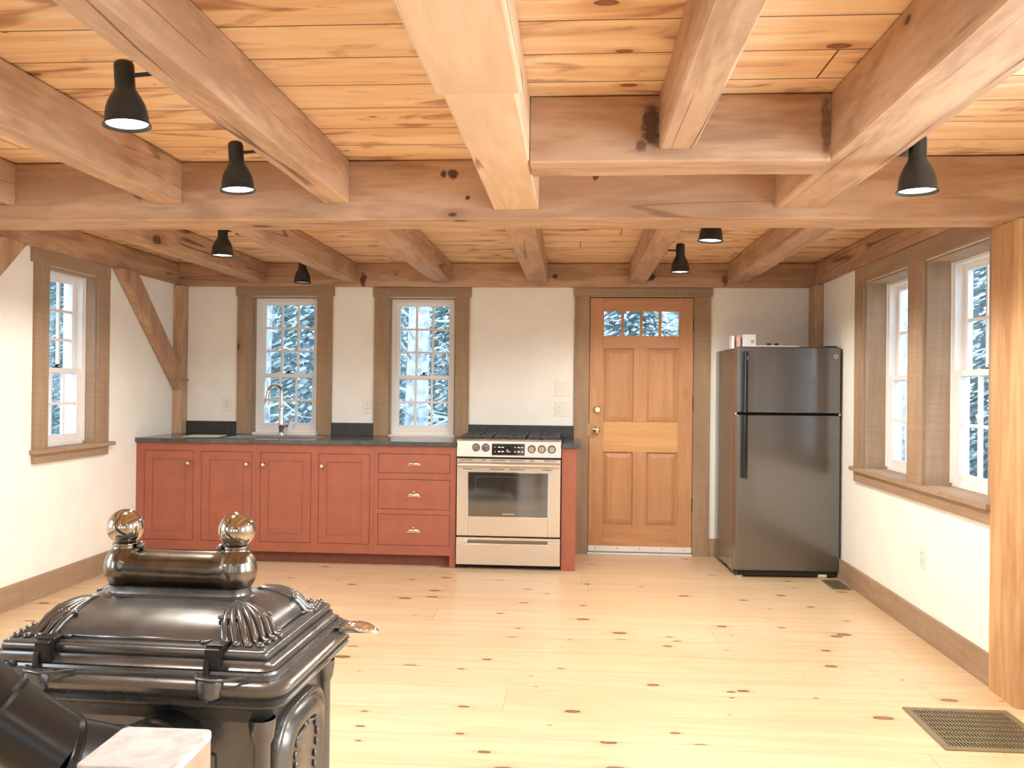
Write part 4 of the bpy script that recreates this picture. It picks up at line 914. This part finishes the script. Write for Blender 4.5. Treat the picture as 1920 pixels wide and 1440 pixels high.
# arched side panels (right and left)
def arch(hy, z0, z1, n=12):
    P = [(-hy, z0), (hy, z0)]; 
    for k in range(n+1): a = PI*k/n; P.append((hy*math.copysign(abs(math.cos(a))**0.55, math.cos(a)), z1-0.085+0.085*math.sin(a)**0.9))
    return P
for sx in (-1, 1):
    def ring(hy, z1, x): return [(sx*(HW-0.012+x), p[0], p[1]) for p in arch(hy, 0.135+(0.185-hy)*0.3, z1)]
    m = MB(); m.loft([ring(0.168, 0.535, -0.004), ring(0.168, 0.535, 0.016), ring(0.163, 0.530, 0.022), ring(0.155, 0.522, 0.022), ring(0.150, 0.517, 0.014), ring(0.138, 0.505, 0.030), ring(0.118, 0.486, 0.036), ring(0.106, 0.474, 0.030), ring(0.100, 0.468, 0.026)])
    sp_ = m.build('side_panel', M_iron, st, smooth=True, angle=50)
    m = MB(); xx = sx*(HW-0.012+0.030)
    for s in (-1, 1):
        m.tube([(xx, s*0.020, 0.466), (xx, s*0.062, 0.458)], 0.004, 8)
        for k in range(9):
            z = 0.445-0.026*k; y = s*(0.070+0.010*math.sin(k*1.3)); m.ball((xx, y, z), 0.010-0.0004*k, (0.5, 0.9, 1.2), 10)
        for (yy_, zz) in ((0.012, 0.468), (0.068, 0.455)): m.ball((xx, s*yy_, zz), 0.009, (0.6, 1, 1), 10)
    m.build('scroll_ornament', M_iron, sp_, smooth=True, angle=180)
# back plate arch near the flue and far-side chrome handle
m = MB(); m.prism([(-0.20, 0.30)]+[(-0.20+0.4*k/16, 0.47+0.05*math.sin(PI*k/16)) for k in range(17)]+[(0.20, 0.30)], 'Y', -HD+0.004, -HD+0.022); m.build('flue_shield', M_iron, st, 0.003)
m = MB().ball((0, 0, 0), 0.03, (1.9, 0.85, 0.55), 24)
for v in m.bm.verts: v.co.z -= 0.010*(v.co.x/0.055)**2; v.co = Vector((v.co.x+HW+0.102, v.co.y+0.155, v.co.z+0.668))
m.build('handle_knob', M_chrome, st, smooth=True, angle=180)
MB().tube([(HW+0.01, 0.150, 0.662), (HW+0.075, 0.155, 0.664)], 0.007, 10).build('handle_stem', M_pipe, st)
# stovepipe
pp = thing('stovepipe', 'black jointed stovepipe elbow leaving the back of the wood stove', 'stovepipe', (-0.93, 1.86, 0.47))
base = Vector((-0.93, 1.86, 0.47))
Q = [Vector(p) for p in ((-0.905, 1.925, 0.505), (-0.910, 1.83, 0.505), (-0.935, 1.735, 0.525), (-1.01, 1.665, 0.572), (-1.125, 1.63, 0.665), (-1.55, 1.60, 1.02))]
R0 = 0.074
names = ('flue_collar', 'elbow_segment', 'elbow_segment', 'elbow_segment', 'straight_section')
for i in range(5):
    a, b_ = Q[i]-base, Q[i+1]-base; d = (b_-a)
    ex = d.normalized()*0.008
    m = MB(); m.tube([a-ex, a+d*0.5, b_+ex], [R0*(1-0.004*(4-i)), R0, R0*1.0], 32)
    m.tube([b_-d.normalized()*0.012, b_-d.normalized()*0.004, b_+d.normalized()*0.004], [R0+0.0005, R0+0.0055, R0+0.0005], 32) if i < 4 else None
    m.build(names[i], M_pipe, pp, smooth=True, angle=40)
m = MB(); m.tube([Q[5]-base, Vector((-1.60, 1.60, 1.10))-base, Vector((-1.62, 1.60, 1.25))-base, Vector((-1.62, 1.60, ZC-0.003))-base], R0, 32); m.build('riser', M_pipe, pp, smooth=True, angle=40)

# ------------------------------------------------------------------ foreground post
t = thing('short_wooden_post', 'short square wooden post with a pale speckled cap in front of the stove', 'post', (-0.460, 0.917, 0), 0.015)
MB().loft([rrect(0.0525, 0.053, 0.009, z, 4) for z in (0.908, 0.918)]).build('cap', M_cap, t, 0.0015)
MB().box(-0.0505, 0.0505, -0.051, 0.051, 0.0, 0.9075).build('shaft', M_capside, t, 0.002)

# ------------------------------------------------------------------ outdoors
struct(MB().box(-40, 40, -30, 60, -0.6, -0.5), 'ground', M_ground, 'pale grey woodland ground outside', 'ground')
def foliage(mb, c, r, h, n, droop=0.35, size=0.16):
    for _ in range(n):
        z = random.random()**1.2; a = random.uniform(0, 2*PI); rr = r*(1-z*0.9)*random.uniform(0.25, 1.0)
        p = Vector((c[0]+rr*math.cos(a), c[1]+rr*math.sin(a), c[2]+z*h - droop*rr*0.5))
        d = Vector((math.cos(a), math.sin(a), -droop)).normalized(); s_ = size*random.uniform(0.6, 1.5)
        w_ = d.cross(Vector((0, 0, 1))).normalized()*s_*0.35
        v = [mb.bm.verts.new(q) for q in (p-d*s_*0.5, p+w_-Vector((0, 0, 0.02)), p+d*s_, p-w_)]
        mb.bm.faces.new(v)
def trunk(mb, h, r, lean=0.0):
    mb.tube([(lean*z*z*0.02, random.uniform(-0.02, 0.02), z) for z in [h*k/8 for k in range(9)]], [r*(1-0.07*k) for k in range(9)], 12)
def branches(mb, h, r, n, L):
    for _ in range(n):
        z = random.uniform(0.12, 0.95)*h; a = random.uniform(0, 2*PI); l = L*random.uniform(0.4, 1.0)
        e = Vector((l*math.cos(a), l*math.sin(a), z+random.uniform(-0.3, 0.5)*l)); s0 = Vector((0, 0, z)); mid = (s0+e)/2+Vector((0, 0, 0.12*l))
        mb.tube([s0, mid, e], [r*0.20, r*0.12, r*0.04], 5)
        for _k in range(3):
            f = mid.lerp(e, random.uniform(0.1, 0.9)); g = f+Vector((random.uniform(-1, 1), random.uniform(-1, 1), random.uniform(-0.5, 0.9)))*l*0.3
            mb.tube([f, g], [r*0.07, r*0.02], 4)
def spruce():
    t = thing('evergreen_tree', 'x', 'tree', (0, 0, -0.5), 0, 'evergreens outside the windows')
    mb = MB(); trunk(mb, 6.5, 0.10); branches(mb, 6.5, 0.10, 26, 1.1); mb.build('trunk', M_barkd, t, smooth=True)
    mb = MB(); foliage(mb, (0, 0, 0.4), 1.3, 7.6, 9500, size=0.12); mb.build('crown', M_leaf, t); return t
def bare():
    t = thing('bare_tree', 'x', 'tree', (0, 0, -0.5), 0, 'pale trunks outside the windows')
    mb = MB(); trunk(mb, 7.0, 0.15, 0.3); mb.build('trunk', M_bark, t, smooth=True)
    mb = MB(); branches(mb, 7.0, 0.10, 70, 1.15); mb.build('branch', M_leafb, t, smooth=True); return t
sp0, ba0 = spruce(), bare()
spots = [(-6.6, 11.4), (-3.6, 11.6), (-0.5, 11.8), (2.6, 11.5), (5.7, 11.7), (8.9, 11.2), (-5.2, 14.6), (-2.1, 14.8), (1.0, 14.9), (4.1, 14.7), (7.3, 14.5),
         (-9.8, 11.0), (-9.0, 14.2), (10.6, 14.4), (-3.7, 18.0), (-0.5, 18.1), (2.6, 18.2), (-6.9, 17.8), (5.9, 18.0), (9.2, 17.8), (12.4, 11.0), (12.6, 17.5), (-7.0, 8.2), (-10.2, 7.8)]
wh = lambda x, y: 'seen through the back windows' if abs(x) < 4.5 and y < 17 else ('seen through the left window' if x < 0 else 'seen through the right windows')
for i, (x, y) in enumerate(spots):
    o = sp0 if i == 0 else copy_tree(sp0)
    o.location = (x, y, -0.5); o.rotation_euler = (0, 0, i*1.1); s_ = 0.85+0.07*(i % 5); o.scale = (s_, s_, s_); o['label'] = 'dark evergreen tree outside, ' + wh(x, y); o['group'] = 'evergreens ' + wh(x, y)
for i, (x, y) in enumerate([(-1.66, 9.0), (-3.25, 8.9), (-5.0, 8.8), (1.3, 9.1), (-0.2, 8.8), (3.2, 8.6), (4.9, 9.0), (6.8, 8.4)]):
    o = ba0 if i == 0 else copy_tree(ba0)
    o.location = (x, y, -0.5); o.rotation_euler = (0, 0, i*0.9); s_ = (0.95, 0.5, 0.6, 0.6, 0.4, 0.6, 0.6, 0.7)[i]; o.scale = (s_, s_, 1); o['label'] = 'pale leafless tree outside, ' + wh(x, y); o['group'] = 'pale trees ' + wh(x, y)
bpy.data.objects[ba0.name]['label'] = 'thick pale trunk close behind the window left of the range'; ba0['group'] = 'pale trees close to the house'
